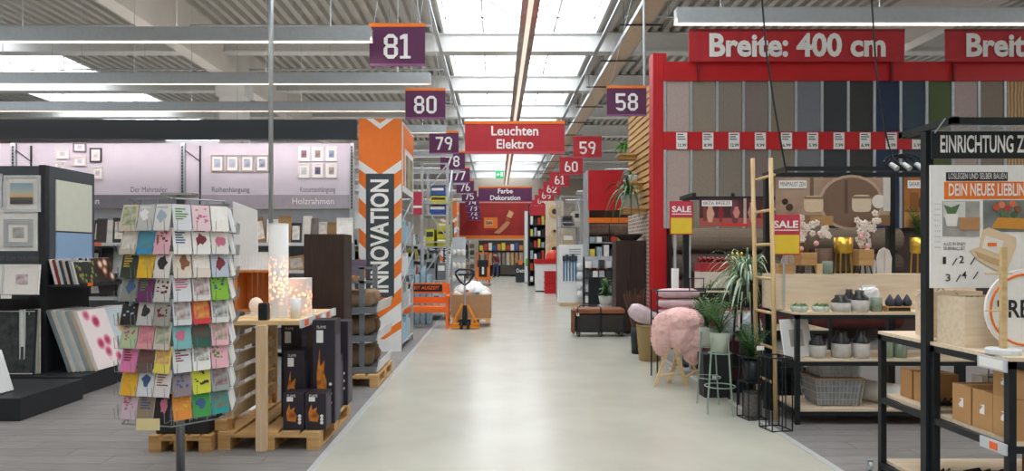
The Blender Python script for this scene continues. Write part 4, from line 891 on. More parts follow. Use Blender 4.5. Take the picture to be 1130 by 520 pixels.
# ---------------- shelf bay with red header and orange beam (right) ----------------
Yr=19.6; t=thing('red_header_bay','shelf bay with plain red header board and orange beam behind the plants','shelving',(PX(649,Yr),Yr,0))
Wb=1.9
for x in (0,Wb): obj('upright',G().box(x-.03,x+.03,0,.9,0,3.95),M_galv,t)
obj('header_board',G().box(.0,1.0,-.03,0,PZ(232,Yr),PZ(188,Yr)),M_red,t)
obj('orange_beam',G().box(0,Wb,-.05,0,PZ(246,Yr),PZ(240.5,Yr)),M_ora,t)
obj('back_panel',G().box(0,Wb,.85,.9,0,2.9),mat('bay_back','#5d4c40',.7),t)
for q in range(3): item('brown_roll',G().tube((.05+.6*q,.3,2.26),(.62+.6*q,.3,2.26),.17,14),mat('brown_roll','#7a6455',.6,var=.2),t,'%s brown roll from the left under the orange beam'%ORD[q],'roll','brown rolls')
for q,z in enumerate((.3,.7,1.1,1.5,1.9)):
    obj('shelf_board',G().box(0,Wb,0,.85,z-.03,z),M_galv,t)
    for k in range(9): item('product_box',G().box(.05+.2*k,.2+.2*k,.02,.4,z,z+(.2+.06*((k*7+q)%3) if q<4 else .15)),mat('prod_%d'%((k+q)%5),['#e6e6e2','#2c2f33','#c43a30','#d8c04a','#9ab0bd'][(k+q)%5],.5),t,'%s product box in the red header bay, %s shelf up, %s from left'%(['white','black','red','yellow','blue'][(k+q)%5],ORD[q],ORD[k]),'box','boxes in the red header bay')
# blister pack shelves in front of it
Yb2=17.0; t=thing('blister_shelf','low black shelf rack of white blister packs by the brown cabinet','shelving',(PX(646,Yb2),Yb2,0))
Wb=PX(684,Yb2)-PX(646,Yb2)
for x in (0,Wb): obj('upright',G().box(x-.02,x+.02,.3,.35,0,1.5),M_black,t)
for q,z in enumerate((.35,.62,.98,1.22)):
    s=obj('shelf_board',G().box(0,Wb,0,.34,z-.03,z),M_black,t)
    for k in range(4): obj('price_label',G().box(.08+.2*k,.14+.2*k,-.006,-.001,z-.028,z-.002),mat('label_orange','#ef6a3a'),s)
    for k in range(5): item('blister_pack',G().box(.02+.165*k,.15+.165*k,.03,.2,z,z+.16+.02*((k+q)%3)),[M_txt,mat('clear_pack','#c9d0d6',.2,var=.3,scale=30),mat('dark_pack','#4a4e54',.3,var=.3,scale=20)][(k+q)%3],t,'%s blister pack on the low black rack, %s shelf up, %s from left'%(['white','clear','dark'][(k+q)%3],ORD[q],ORD[k]),'package','blister packs')
obj('back_mesh',G().box(0,Wb,.33,.345,.3,1.5),mat('pale_back','#c3c6c8',.5),t)
# white tool panel with curtains of brushes
Yt=20.56; t=thing('tool_display','white angled panel display hung with blue brushes','display stand',(PX(617,Yt),Yt,0))
obj('panel',G().box(0,1.15,0,.08,.1,PZ(270,Yt)),M_white,t); obj('skirt',G().box(0.02,1.13,.01,.5,.0,.1),M_pine,t); obj('side_panel',G().box(0,.05,.08,.6,.1,1.8),M_white,t)
for k in range(5): 
    b=item('hanging_brush',G().box(.12+.09*k,.16+.09*k,-.044,-.004,.75,1.35),mat('brush_blue','#3f6f94',.5),t,'%s blue brush from the left on the white panel'%ORD[k],'brush','blue brushes'); obj('brush_head',G().box(.1+.09*k,.18+.09*k,-.06,-.004,1.35,1.5+.04*(k%2)),mat('brush_dark','#2d3a44',.6),b)
ph=obj('info_card',G().box(.72,1.0,-.02,0,1.45,1.75),mat('teal_card','#2f8fa8',.5),t); obj('info_dot',G().box(.8,.92,-.024,-.02,1.48,1.6),M_txt,ph)
for k in range(3): obj('print_line',G().box(.3,.65,-.006,0,1.55+.07*k,1.57+.07*k),mat('grey_ink','#6d6a72'),t)
for k in range(4): item('glove_pack',G().blob((.6,-.12,.35+.28*k),(.1,.08,.12),10,6,.1),mat('pack_white','#dde0e2',.3,var=.2,scale=20),t,'%s white bagged pack from below on the white panel'%ORD[k],'package','bagged packs')
# beige patterned panel with round holes
Yp=31.7; t=thing('pattern_panel','tall beige wooden panel with round cut-outs on the right of the aisle','display panel',(PX(602,Yp),Yp,0))
hh=PZ(222,Yp); obj('board',G().box(0,.82,0,.06,0,hh),M_birch,t)
for z,r in ((3.5,.28),(2.6,.15),(1.75,.3)): 
    d=obj('ring',G().lathe([(r,0),(r,.05),(r*.6,.06)],n=18).xf(Matrix.Translation((.41,-.001,z))@Matrix.Rotation(PI/2,4,'X')),M_pine,t); obj('hole',G().lathe([(r*.45,.06),(r*.45,.075)],n=14).xf(Matrix.Translation((.41,-.001,z))@Matrix.Rotation(PI/2,4,'X')),mat('hole_dark','#4a3a30',.7),d)
for k in range(6): obj('slat',G().box(.06+.1*k,.12+.1*k,-.02,0,2.05,2.35+.1*(k%2)),M_pine,t)
# red and white promotion counter
Yk=28; t=thing('promotion_counter','red and white promotion counter with red dome on the right of the aisle','counter',(PX(591,Yk),Yk,0))
obj('counter_body',G().box(0,.95,0,.8,.05,1.15),M_white,t); obj('counter_top',G().box(-.03,.98,-.03,.83,1.15,1.33),M_red,t)
obj('dome',G().blob((.75,.4,1.36),(.3,.3,.36),14,8),mat('dome_red','#e2421f',.4),t,smooth=True); obj('kick_plate',G().box(.03,.92,.03,.77,0,.05),M_black,t)
for q in range(4): tag(obj('red_crate',G().box(-.2,.28,0,.4,0,.2).box(-.23,.31,-.02,.42,.2,.218),M_red,None,(PX(607,26.8),26.8,.22*q)),'%s red crate from the floor in the stack by the promotion counter'%ORD[q],'crate','stacked red crates')
# black tool rack and white banner
Yk=33; t=thing('tool_rack','tall black rack of tools and coloured packs far right of the aisle','rack',(PX(584,Yk),Yk,0))
for x in (0,.95): obj('upright',G().box(x-.04,x+.04,0,.7,0,PZ(226,Yk)),M_black,t)
obj('back_panel',G().box(0,.95,.65,.7,0,3.7),M_black,t); obj('red_header',G().box(0,1.2,-.03,0,3.4,3.85),M_redf,t)
for q in range(6):
    z=.2+.55*q; obj('shelf_board',G().box(0,.95,0,.65,z-.04,z),M_black,t)
    for k in range(5): item('product_box',G().box(.06+.18*k,.18+.18*k,.02,.4,z,z+.25+.08*((k+q)%3)),mat('prod_%d'%((k+2*q)%5),'#e6e6e2',.5),t,'%s pack on the tall black tool rack, %s shelf up, %s from left'%(['white','black','red','yellow','blue'][(k+2*q)%5],ORD[q],ORD[k]),'box','packs on the tool rack')
Yk=36; t=thing('banner_stand','narrow tall white banner stand far right of the aisle','banner',(PX(582,Yk),Yk,0)); obj('banner_cloth',G().box(-.15,.15,0,.02,.05,PZ(233,Yk)),M_twh,t); obj('foot',G().box(-.2,.2,-.1,.12,0,.05),M_galv,t); obj('green_mark',G().box(-.1,.1,-.004,0,.9,1.3),mat('green_mark','#8bbf4a'),t)
# A-board
Yk=37; t=thing('sandwich_board','black sandwich board lettered Dein with orange top in the far aisle','sandwich board',(PX(574.5,Yk),Yk,0))
obj('board',G().hexa([(-.27,0,0),(.27,0,0),(.27,.03,0),(-.27,.03,0)],[(-.27,.2,1.05),(.27,.2,1.05),(.27,.23,1.05),(-.27,.23,1.05)]),M_black,t); text('Dein',.2,(0,.06,.62),M_txt,t,width=.44); obj('orange_top',G().box(-.12,.1,.17,.2,.95,1.2),M_ora,t); obj('rear_leg',G().bar((0,.22,1.0),(0,.5,0),.4,.02),M_black,t)
# ---------------- end of the aisle: red mural and wallpaper shelf ----------------
Ym=47.4; t=thing('mural_wall','large red mural of a hand holding a paint brush at the aisle end','mural',(0,Ym,0))
X1,X2=PX(507,Ym),PX(602,Ym); zt,zb=PZ(224,Ym),PZ(260,Ym)
obj('mural_panel',G().box(X1,X2,0,.1,zb,zt),mat('mural_red','#b52420',.5,var=.25,scale=.5,col2='#7d1a14'),t)
obj('orange_band',G().box(X1,X2,-.03,.1,zb-.22,zb),M_ora,t)
sk=mat('mural_hand','#c98a5c',.6,var=.2,scale=2)
m_=lambda px,py:(PX(px,Ym),PZ(py,Ym))
obj('hand_print',G().prism([m_(545,257),m_(552,251),m_(557,246),m_(560,243),m_(563,246),m_(560,250),m_(556,254),m_(551,258)],-.012,-.002),sk,t)
obj('brush_handle_print',G().prism([m_(557,241),m_(560,239),m_(563,243),m_(560,245)],-.016,-.013),mat('brush_handle','#a8502c',.5),t)
obj('brush_print',G().prism([m_(559,239),m_(562,232),m_(567,235),m_(564,241)],-.016,-.003),mat('brush_bristle','#d8b078',.6),t)
lg=obj('logo_panel',G().box(PX(534,Ym),PX(549,Ym),-.015,-.002,PZ(252,Ym),PZ(240,Ym)),M_ora,t)
lg2=obj('logo_box',G().box(PX(535.5,Ym),PX(544,Ym),-.02,-.015,PZ(249,Ym),PZ(243,Ym)),mat('logo_pale','#d9a27a',.5),t); text('Safe',.2,(PX(539.7,Ym),-.024,PZ(246,Ym)),M_dk,t,width=.44)
for x in (X1+.1,X2-.1): obj('mural_post',G().box(x-.05,x+.05,.1,.2,0,zt),M_black,t)
Yw=46.6; t=thing('wallpaper_shelf','dark shelf of upright wallpaper rolls and paint packs under the mural','shelving',(0,Yw,0))
X1,X2=PX(528,Yw),PX(578,Yw)
obj('back_panel',G().box(X1,X2,.5,.55,0,2.45),mat('shelf_dark','#3c332e',.7),t)
for z in (.12,.75,1.75): obj('shelf_board',G().box(X1,X2,0,.5,z-.06,z),M_black,t)
obj('drawer_front',G().box(PX(552,Yw),X2,-.05,0,.12,.72),mat('drawer_dark','#4c463f',.6),t)
wc=['#c9ab74','#b98f78','#b9a888','#b8a898','#a79a90','#988b82','#d5c8b6']
k=0; x=X1+.08
while x<X2-.2:
    item('wallpaper_roll',G().tube((x+.12,.2,.75),(x+.12,.2,1.62),.13,10),mat('wp_'+wc[k%7][1:],wc[k%7],.6,var=.15),t,'%s upright wallpaper roll from the left under the mural'%ORD[k],'wallpaper roll','wallpaper rolls')
    item('paint_pack',G().box(x,x+.24,.05,.35,1.75,2.1+.08*(k%3)),mat('pp_%d'%(k%5),['#d8d23a','#c0392b','#e6e2dc','#3a5a9c','#d88a3a'][k%5],.5),t,'%s %s paint pack from the left above the wallpaper rolls'%(ORD[k],['yellow','red','white','blue','orange'][k%5]),'paint pack','paint packs'); x+=.3;k+=1
# left rack by the mural
gondola('dark shelving left of the red mural at the aisle end',-4.5,-1.75,44.8,1.2,2.4,['#6b5a4a','#3f464c','#c9ccd0'],61)
# orange stacker
Ys=33.6; t=thing('pallet_stacker','orange and black pallet stacker parked in the far aisle','pallet stacker',(PX(533,Ys),Ys,0))
M_so=mat('stacker_orange','#ef7a1f',.5)
for s in (-1,1): obj('mast',G().box(s*.3-.04,s*.3+.04,0,.08,.1,1.62),M_so,t); obj('pillar',G().box(s*.14-.02,s*.14+.02,.0,.06,.2,1.5),M_black,t)
obj('cabin',G().box(-.26,.26,-.2,0,.3,1.25),M_black,t,bevel=.02); obj('side_cover',G().box(-.34,-.2,-.22,.1,.3,.9).box(.2,.34,-.22,.1,.3,.9),M_so,t); obj('lift_cylinder',G().tube((0,.03,.2),(0,.03,1.7),.04,10),M_galv,t); obj('label_plate',G().box(-.05,.05,-.21,-.2,.55,.9),M_txt,t)
obj('bumper',G().box(-.4,.4,-.25,.0,.28,.42),M_so,t); obj('top_bar',G().box(-.34,.34,0,.08,1.55,1.62),M_so,t)
obj('platform',G().box(-.42,.42,-.4,.6,.08,.14),mat('platform_grey','#b5a58e',.6),t)
for s in (-1,1): obj('wheel',G().lathe([(.08,-.03),(.08,.03)],n=12).xf(Matrix.Translation((s*.33,-.2,.08))@Matrix.Rotation(PI/2,4,'Y')),M_black,t)
# white tap display
Yd=26.3; t=thing('tap_display','white display of bathroom fittings left of the far aisle','display stand',(PX(505,Yd),Yd,0))
obj('panel',G().box(-.25,.3,.1,.2,0,2.2),mat('tap_panel','#c9ced2',.5),t)
for q in range(9): item('bath_fitting',G().blob((-.15+.18*(q%3),.035,.6+.5*(q//3)),(.09,.07,.13),10,6),mat('fitting_white','#e9e6e0',.3,var=.1),t,'white bath fitting on the far display, %s row up, %s'%(ORD[q//3],['left','centre','right'][q%3]),'fitting','bath fittings')
# small red poster on the tower side
t=thing('red_poster','small red and white hanging poster between tower and racking','poster',(PX(459.5,15.0),15.2,PZ(237,15.2))); obj('sheet',G().box(-.12,.1,0,.01,0,.5),mat('poster_red','#b8324a',.5),t); obj('white_band',G().box(-.12,.1,-.003,0,.15,.2),M_txt,t); obj('hanging_wire',G().tube((0,.005,.5),(0,.005,ZC-PZ(237,15.2)),.004,4),M_galv,t)
# ---------------- person ----------------
def skin(name,verts,edges,rad,m,parent):
    me=bpy.data.meshes.new(name); me.from_pydata(verts,edges,[]); o=bpy.data.objects.new(name,me); COL.objects.link(o); o.parent=parent
    md=o.modifiers.new('s','SKIN'); 
    for i,v in enumerate(me.skin_vertices[0].data): v.radius=rad[i] if isinstance(rad[i],tuple) else (rad[i],rad[i])
    me.skin_vertices[0].data[0].use_root=True
    sb=o.modifiers.new('u','SUBSURF'); sb.levels=1; sb.render_levels=2
    me.materials.append(m); return o
Yp=44.9; t=thing('person','person in a red and black jacket and blue jeans walking in the far aisle','person',(PX(547,Yp),Yp,0)); t.rotation_euler.z=.5
msk=mat('skin_tone','#c99a7c',.6)
V=[(0,0,.9),(0,0,1.12),(0,0,1.34),(0,0,1.42),(0,.02,1.5),(0,.0,1.6),(.17,0,1.33),(.22,.03,1.1),(.2,-.08,.88),(.2,-.1,.8),(-.17,0,1.33),(-.22,.0,1.1),(-.21,-.1,.9),(-.21,-.12,.82),(.09,0,.84),(.1,-.08,.47),(.1,.0,.1),(.1,-.1,.04),(-.09,0,.84),(-.1,.06,.47),(-.1,.2,.12),(-.1,.12,.05)]
E_=[(0,1),(1,2),(2,3),(3,4),(4,5),(2,6),(6,7),(7,8),(8,9),(2,10),(10,11),(11,12),(12,13),(0,14),(14,15),(15,16),(16,17),(0,18),(18,19),(19,20),(20,21)]
Rd=[.13,.12,.13,.05,.085,.08,.06,.05,.04,.035,.06,.05,.04,.035,.085,.06,.045,.04,.085,.06,.045,.04]
skin('body',V,E_,Rd,msk,t)
J=[0,1,2,6,7,8,10,11,12]; ix={a:i for i,a in enumerate(J)}
skin('jacket',[V[a] for a in J],[(ix[a],ix[b]) for a,b in E_ if a in ix and b in ix],[Rd[a]+.03 for a in J],mat('jacket','#26272b',.8,col2='#8a2430',scale=3),t)
J=[0,14,15,16,18,19,20]; ix={a:i for i,a in enumerate(J)}
skin('jeans',[V[a] for a in J],[(ix[a],ix[b]) for a,b in E_ if a in ix and b in ix],[Rd[a]+.022 for a in J],mat('jeans','#3a4a6b',.8),t)
obj('hair',G().blob((0,.03,1.57),(.1,.11,.1),12,8),mat('hair','#3a2a20',.8),t,smooth=True)
for s,y in ((1,-.08),(-1,.14)): obj('shoe',G().blob((s*.1,y-.02,.045),(.05,.13,.045),10,6),M_black,t,smooth=True)
obj('face',G().blob((0,-.085,1.52),(.015,.02,.02),6,4).blob((-.03,-.075,1.545),(.012,.008,.008),6,4).blob((.03,-.075,1.545),(.012,.008,.008),6,4),msk,t)
# ---------------- right: decor tables ----------------
def table(name,label,x0,x1,y0,y1,levels,top=None,grp='black steel display tables',posts=None,rims=True):
    t=thing(name,label,'display table',((x0+x1)/2,y0,0),0,grp); w=(x1-x0)/2; d=y1-y0; h=levels[-1]
    for x in (-w+.02,w-.02):
        for y in (.02,d-.02): obj('leg',G().box(x-.02,x+.02,y-.02,y+.02,0,h-.02),M_black,t)
    for z in levels:
        s=obj('shelf_board',G().box(-w,w,0,d,z-.022,z) if z==h else G().box(-w+.041,w-.041,.005,d-.005,z-.022,z),M_birch,t)
        for a in ((-w,w,.0,.03),(-w,w,d-.03,d),(-w,-w+.03,.03,d-.03),(w-.03,w,.03,d-.03)): obj('rim_bar',G().box(a[0]+(.04 if z!=h else 0),a[1]-(.04 if z!=h else 0),a[2],a[3],z-.062,z-.022) if a[1]-a[0]>.1 else G().box(*a,z-.062,z-.022),M_black,s)
    return t
def P2(px,py,Y): return (PX(px,Y),Y,PZ(py,Y))
# ---- near rack (two units) with the EINRICHTUNG frame
XA=2.78
table('display_table','near black steel rack with kraft boxes at the right edge',XA,4.3,3.72,4.40,[.12,.57,1.03])
table('display_table','narrow black steel rack with small boxes, just behind the near rack',XA,4.3,4.46,5.0,[.1,.575,1.03])
t=thing('sign_gantry','tall black frame holding the Einrichtung banner and poster','sign frame',(XA,4.43,0),0,'black sign frames')
for x in (0,1.5): obj('post',G().box(x-.025,x+.025,-.028,.028,0,2.38),M_black,t)
obj('top_bar',G().box(-.02,1.52,-.28,-.24,2.38,2.42),M_black,t); obj('top_bar',G().box(-.02,1.52,.24,.28,2.38,2.42),M_black,t)
for x in (0,1.5): obj('side_bar',G().box(x-.02,x+.02,-.28,.28,2.385,2.425),M_black,t)
g=G()
for q in range(24): g.bar((.05+.06*q,-.2,2.4),(.11+.06*q,.2,2.4),.006); g.bar((.11+.06*q,-.2,2.4),(.05+.06*q,.2,2.4),.006)
stuff(obj('mesh_grille',g,mat('grey_mesh','#8d8f90',.5,.3),t))
Yp=4.28; t=thing('einrichtung_banner','black banner lettered EINRICHTUNG hanging from the tall frame','banner',(PX(1028,Yp),Yp,PZ(175,Yp)))
H=PZ(145,Yp)-PZ(175,Yp); obj('banner_cloth',G().box(0,1.45,0,.008,0,H),M_black,t)
text('EINRICHTUNG Z',.105,(.05,-.002,H*.5),M_txt,t,al='LEFT',width=.525,bold=.02)
for x in (.02,1.43): obj('eyelet_tie',G().tube((x,0,H-.01),(x,-.1,H+.06),.004,5),M_galv,t)
t=thing('project_poster','white project poster with orange headline band DEIN NEUES LIEBLIN','poster',(PX(1028,Yp),Yp+.01,PZ(318,Yp)))
z=lambda py:PZ(py,Yp)-PZ(318,Yp); x=lambda px:PX(px,Yp)-PX(1028,Yp)
obj('sheet',G().box(0,1.4,0,.012,0,z(182)),M_txt,t)
o=obj('headline_bar',G().box(x(1045),x(1113),-.003,0,z(199.5),z(190)),M_dk,t); text('LOSLEGEN UND SELBER BAUEN',.036,(x(1047),-.005,z(194.7)),M_txt,o,al='LEFT',width=x(1111)-x(1047),bold=0)
o=obj('headline_band',G().box(x(1043),1.4,-.003,0,z(219.5),z(200.5)),M_ora,t); text('DEIN NEUES LIEBLIN',.075,(x(1047),-.005,z(210)),M_txt,o,al='LEFT',width=x(1131)-x(1047),bold=.02)
o=obj('photo_print',G().box(x(1041),x(1082),-.003,0,z(261),z(222)),mat('photo_grey','#b9b6ae',.5,var=.1,scale=9,col2='#8d8f8c'),t)
obj('photo_wall',G().box(x(1041.5),x(1066),-.005,-.003,z(240),z(222.5)),paper('#d8d9d6'),o); obj('photo_pot',G().prism([(x(1045),z(250)),(x(1056),z(250)),(x(1058),z(236)),(x(1043),z(236))],-.007,-.005),paper('#eceae4'),o); obj('photo_table',G().box(x(1060),x(1082),-.006,-.004,z(254),z(240)),paper('#b98a5c'),o); obj('photo_leaf',G().prism([(x(1046),z(236)),(x(1055),z(236)),(x(1060),z(225)),(x(1050),z(229)),(x(1042),z(226))],-.007,-.005),paper('#5b7a4c'),o)
o=obj('photo_print',G().box(x(1086),1.0,-.003,0,z(256),z(221)),mat('photo_warm','#8a8f8c',.5,var=.1,scale=7,col2='#4c5653'),t)
obj('photo_rug',G().prism([(x(1095),z(252)),(x(1160),z(254)),(x(1160),z(242)),(x(1102),z(240))],-.006,-.003),paper('#d8963c'),o)
for k,(a,b,c) in enumerate([(1100,229,'#c8563c'),(1106,226,'#e0835c'),(1112,230,'#b84a3a'),(1118,225,'#d9764c'),(1124,231,'#8a5a3c'),(1108,236,'#5c7a4a'),(1120,237,'#4a6a44')]): obj('photo_flower',G().lathe([(.022,0),(.022,.003)],n=8).xf(Matrix.Translation((x(a),-.004,z(b)))@Matrix.Rotation(PI/2,4,'X')),paper(c),o)
text('ALLES IN EINEM\nSELBERBAU SET',.02,(x(1042),-.003,z(272)),M_dk,t,al='LEFT',width=x(1066)-x(1042),bold=0,ls=1)
for n_,a,b in (('1',1043,288),('2',1062,287),('3',1047,307),('4',1065,304)): text(n_,.045,(x(a),-.003,z(b)),M_dk,t,width=.02 if n_=='1' else .03,bold=.01)
for a,b in ((1052,290),(1072,289),(1056,308),(1075,305)): obj('drawing_line',G().bar((x(a),-.003,z(b+3)),(x(a+5),-.003,z(b-5)),.004,.004),M_dk,t)
bx=obj('toolbox_print',G().prism([(x(1085),z(254)),(x(1092),z(251)),(x(1122),z(262)),(x(1122),z(273)),(x(1112),z(298)),(x(1100),z(299)),(x(1078),z(286)),(x(1071),z(276)),(x(1082),z(272))],-.006,-.002),paper('#e6d0ae'),t)
obj('toolbox_paper',G().prism([(x(1088),z(260)),(x(1108),z(266)),(x(1104),z(281)),(x(1084),z(274))],-.008,-.0062),paper('#f0ece6'),bx); obj('toolbox_tool',G().prism([(x(1076),z(277)),(x(1112),z(290)),(x(1108),z(296)),(x(1080),z(284))],-.0085,-.0062),paper('#d0b083'),bx); obj('toolbox_mark',G().box(x(1090),x(1100),-.0095,-.008,z(272),z(268)),M_ora,bx)
for k in range(9):
    for j in range(3): obj('dot_print',G().lathe([(.004,0),(.004,.002)],n=6).xf(Matrix.Translation((x(1033+2.4*j),-.001,z(225+6*k)))@Matrix.Rotation(PI/2,4,'X')),paper('#c9cccf'),t)
# planter boxes on the near rack
def planter(label,loc,w,d,h,seed):
    t=thing('wood_planter',label,'planter',loc,0,'pale wooden planters')
    obj('front_board',G().box(-w/2,w/2,0,.02,0,h),M_birch,t); obj('rear_board',G().box(-w/2,w/2,d-.02,d,0,h),M_birch,t)
    for s in (-1,1): obj('side_board',G().box(s*w/2-(.02 if s>0 else 0),s*w/2+(.02 if s<0 else 0),.02,d-.02,0,h),M_birch,t)
    obj('soil',G().box(-w/2+.02,w/2-.02,.02,d-.02,0,h-.06),soil,t)
    for q in range(2): obj('knot',G().lathe([(.012,0),(.012,.001)],n=8).xf(Matrix.Translation((-w*.2+w*.35*q,-.0005,h*(.35+.3*q)))@Matrix.Rotation(PI/2,4,'X')),mat('knot','#c39c6c',.6),t)
    for q in range(3): stuff(obj('foliage',foliage('strap',.16,seed+q,16),M_lf['olive'],t,(-w*.3+w*.3*q,d*.5,h-.06)))
planter('pale wooden planter box under the project poster',(3.05,4.1,1.032),.5,.26,.3,70)
planter('narrower pale planter behind the black frame post',(3.08,4.6,1.032),.36,.15,.31,80)
# round sign and wooden stand
Yo=3.98; t=thing('round_sign','round white sign with orange ring and black letters RE','sign',(PX(1132,Yo),Yo,1.034))
r=.235; c_=r; obj('disc',G().lathe([(r,0),(r,.015)],n=40).xf(Matrix.Translation((0,.015,c_))@Matrix.Rotation(PI/2,4,'X')),M_txt,t)
obj('ring',G().path([(.205*math.cos(a*PI/24),-.002,c_+.205*math.sin(a*PI/24)) for a in range(48)],.007,5,closed=True),M_ora,t)
text('RE',.1,(-.045,-.003,c_),M_dk,t,width=.12,bold=.02); obj('mark_print',G().prism([(-.165,c_+.055),(-.11,c_+.055),(-.11,c_-.05),(-.15,c_-.05),(-.13,c_+.0),(-.165,c_+.02)],-.004,-.001),M_dk,t); text('by',.018,(.0,-.003,c_-.09),M_dk,t,bold=0)
obj('foot',G().box(-.06,.06,-.03,.06,0,.02),M_white,t)
Yo=3.86; t=thing('wooden_stand','slim wooden stick stand with short rungs on a pale round base','stand',(PX(1107,Yo),Yo,1.032))
obj('base',G().lathe([(.085,0),(.085,.025),(.08,.03)],n=28),mat('pale_base','#dfe5e8',.4),t,smooth=False); obj('stick',G().box(-.015,.015,-.012,.012,.03,.6),M_pine,t)
for z_2 in (.24,.45): obj('rung',G().tube((-.1,0,z_2),(.05,0,z_2),.005,6),M_pine,t)
# tabletop cards / price holders
t=thing('price_holder','grey price strip clipped on the near rack corner','price strip',(2.765,3.71,.95)); obj('strip',G().box(-.012,0,0,.22,0,.07),mat('holder_grey','#c9ced3',.4),t); obj('insert',G().box(-.015,-.012,.02,.2,.01,.06),M_txt,t)
t=thing('price_holder','second price strip low on the near rack corner','price strip',(2.765,3.71,.5)); obj('strip',G().box(-.012,0,0,.2,0,.06),mat('holder_grey','#c9ced3',.4),t); obj('insert',G().box(-.015,-.012,.06,.12,.01,.05),mat('label_orange','#ef6a3a'),t)
# kraft cartons
def carton(label,x,y,z,dx,dy,h,grp='kraft cartons on the near rack',mark=True):
    t=thing('kraft_carton',label,'box',(x,y,z),0,grp); obj('carton',G().box(0,dx,-dy/2,dy/2,0,h),M_kraft,t,bevel=.002)
    obj('tape',G().box(.0,dx,-.02,.02,h,h+.001),mat('tape','#caa678',.3),t)
    if mark: obj('mark_print',G().add([(-.0015,-.02,h*.4),(-.0015,.02,h*.4),(-.0015,.02,h*.48),(-.0015,-.005,h*.6),(-.0015,.02,h*.62),(-.0015,-.02,h*.66)],[(0,1,2,3,4,5)]),M_txt,t)
for i,(y,z,h) in enumerate([(4.17,.572,.225),(3.99,.572,.225),(3.822,.572,.225),(3.822,.799,.16)]): carton(['first kraft carton on the near rack, nearest the black post','second kraft carton on the near rack','third kraft carton on the near rack, bottom of the pair','kraft carton on top of the third one'][i],2.825,y,z,.26,.165,h)
carton('kraft carton in the narrow rack behind the black post',2.9,4.86,.577,.22,.14,.2,'kraft cartons in the narrow rack',False); carton('second kraft carton in the narrow rack',2.9,4.7,.577,.22,.14,.2,'kraft cartons in the narrow rack',False)
t=thing('printed_box','white printed box with mirror drawing in the narrow rack','box',(3.32,4.6,.578)); obj('carton',G().box(-.1,.2,-.05,.05,0,.2),M_txt,t); obj('photo_print',G().box(-.08,.1,-.053,-.051,.02,.16),mat('photo_grey','#b9b6ae'),t)
t=thing('cardboard_sheet','large brown cardboard box at the bottom of the near rack','box',(3.32,4.05,.123)); obj('carton',G().box(-.05,.7,-.1,.22,0,.28),mat('brown_carton2','#8a6a4c',.8,var=.06),t)
t=thing('parts_tray','grey tray heaped with black straps on the bottom shelf','tray',(2.99,4.2,.123)); obj('tray',G().hexa([(-.12,-.14,0),(.2,-.14,0),(.2,.13,0),(-.12,.13,0)],[(-.14,-.16,.1),(.22,-.16,.1),(.22,.14,.1),(-.14,.14,.1)]),mat('tray_grey','#b4aca6',.5),t,bevel=.005)
for q in range(9): obj('strap',G().path([(R.uniform(-.1,.15),R.uniform(-.12,.1),.1+R.uniform(0,.03)) for _ in range(4)],.014,5),M_black,t)
for lb,yy,zz in (('black hook set on the bottom shelf of the narrow rack',4.62,.101),('black hook set on the middle shelf of the narrow rack',4.6,.577)):
    t=thing('hook_set',lb,'hooks',(2.85,yy,zz),0,'black hook sets'); obj('bar',G().box(0,.2,-.015,.015,.0,.02),M_black,t)
    for q in range(5): obj('hook',G().path([(.02+.04*q,0,.02),(.02+.04*q,-.03,.05),(.02+.04*q,-.05,.03),(.02+.04*q,-.045,.005)],.007,5),M_black,t)
t=thing('wire_grid','black wire grid panel behind the cartons','wire grid',(3.12,4.35,.6)); g=G()
for q in range(9): obj('vertical_wire',G().tube((.0+.06*q,0,0),(.0+.06*q,0,.36),.004,4),M_black,t)
for q in range(6): obj('cross_wire',G().tube((0,.006,.03+.06*q),(.48,.006,.03+.06*q),.004,4),M_black,t)
t=thing('caster_wheel','small pale caster wheel at the foot of the narrow rack','caster',(2.74,5.04,0)); obj('wheel',G().lathe([(.03,-.012),(.035,0),(.03,.012)],n=14).xf(Matrix.Translation((0,0,.035))@Matrix.Rotation(PI/2,4,'Y')),mat('pale_wheel','#b9c0c4',.4),t); obj('fork',G().box(-.02,.02,-.012,.012,.035,.08),M_galv,t)
# ---- middle table
Ym=6.37; TZ=1.045
table('display_table','middle black table with vases and wire baskets',XA,4.7,Ym,Ym+.62,[.145,.61,TZ])
t=thing('riser_box','long pale wooden riser along the back of the middle table','riser',(3.68,6.7,TZ+.001)); obj('front_board',G().box(-.98,1.0,0,.02,0,.325),M_birch,t); obj('top_board',G().box(-.98,1.0,.0,.28,.325,.345),M_birch,t)
for s in (-.98,.98): obj('end_board',G().box(s,s+.02,.02,.28,0,.325),M_birch,t)
RZ=TZ+.347
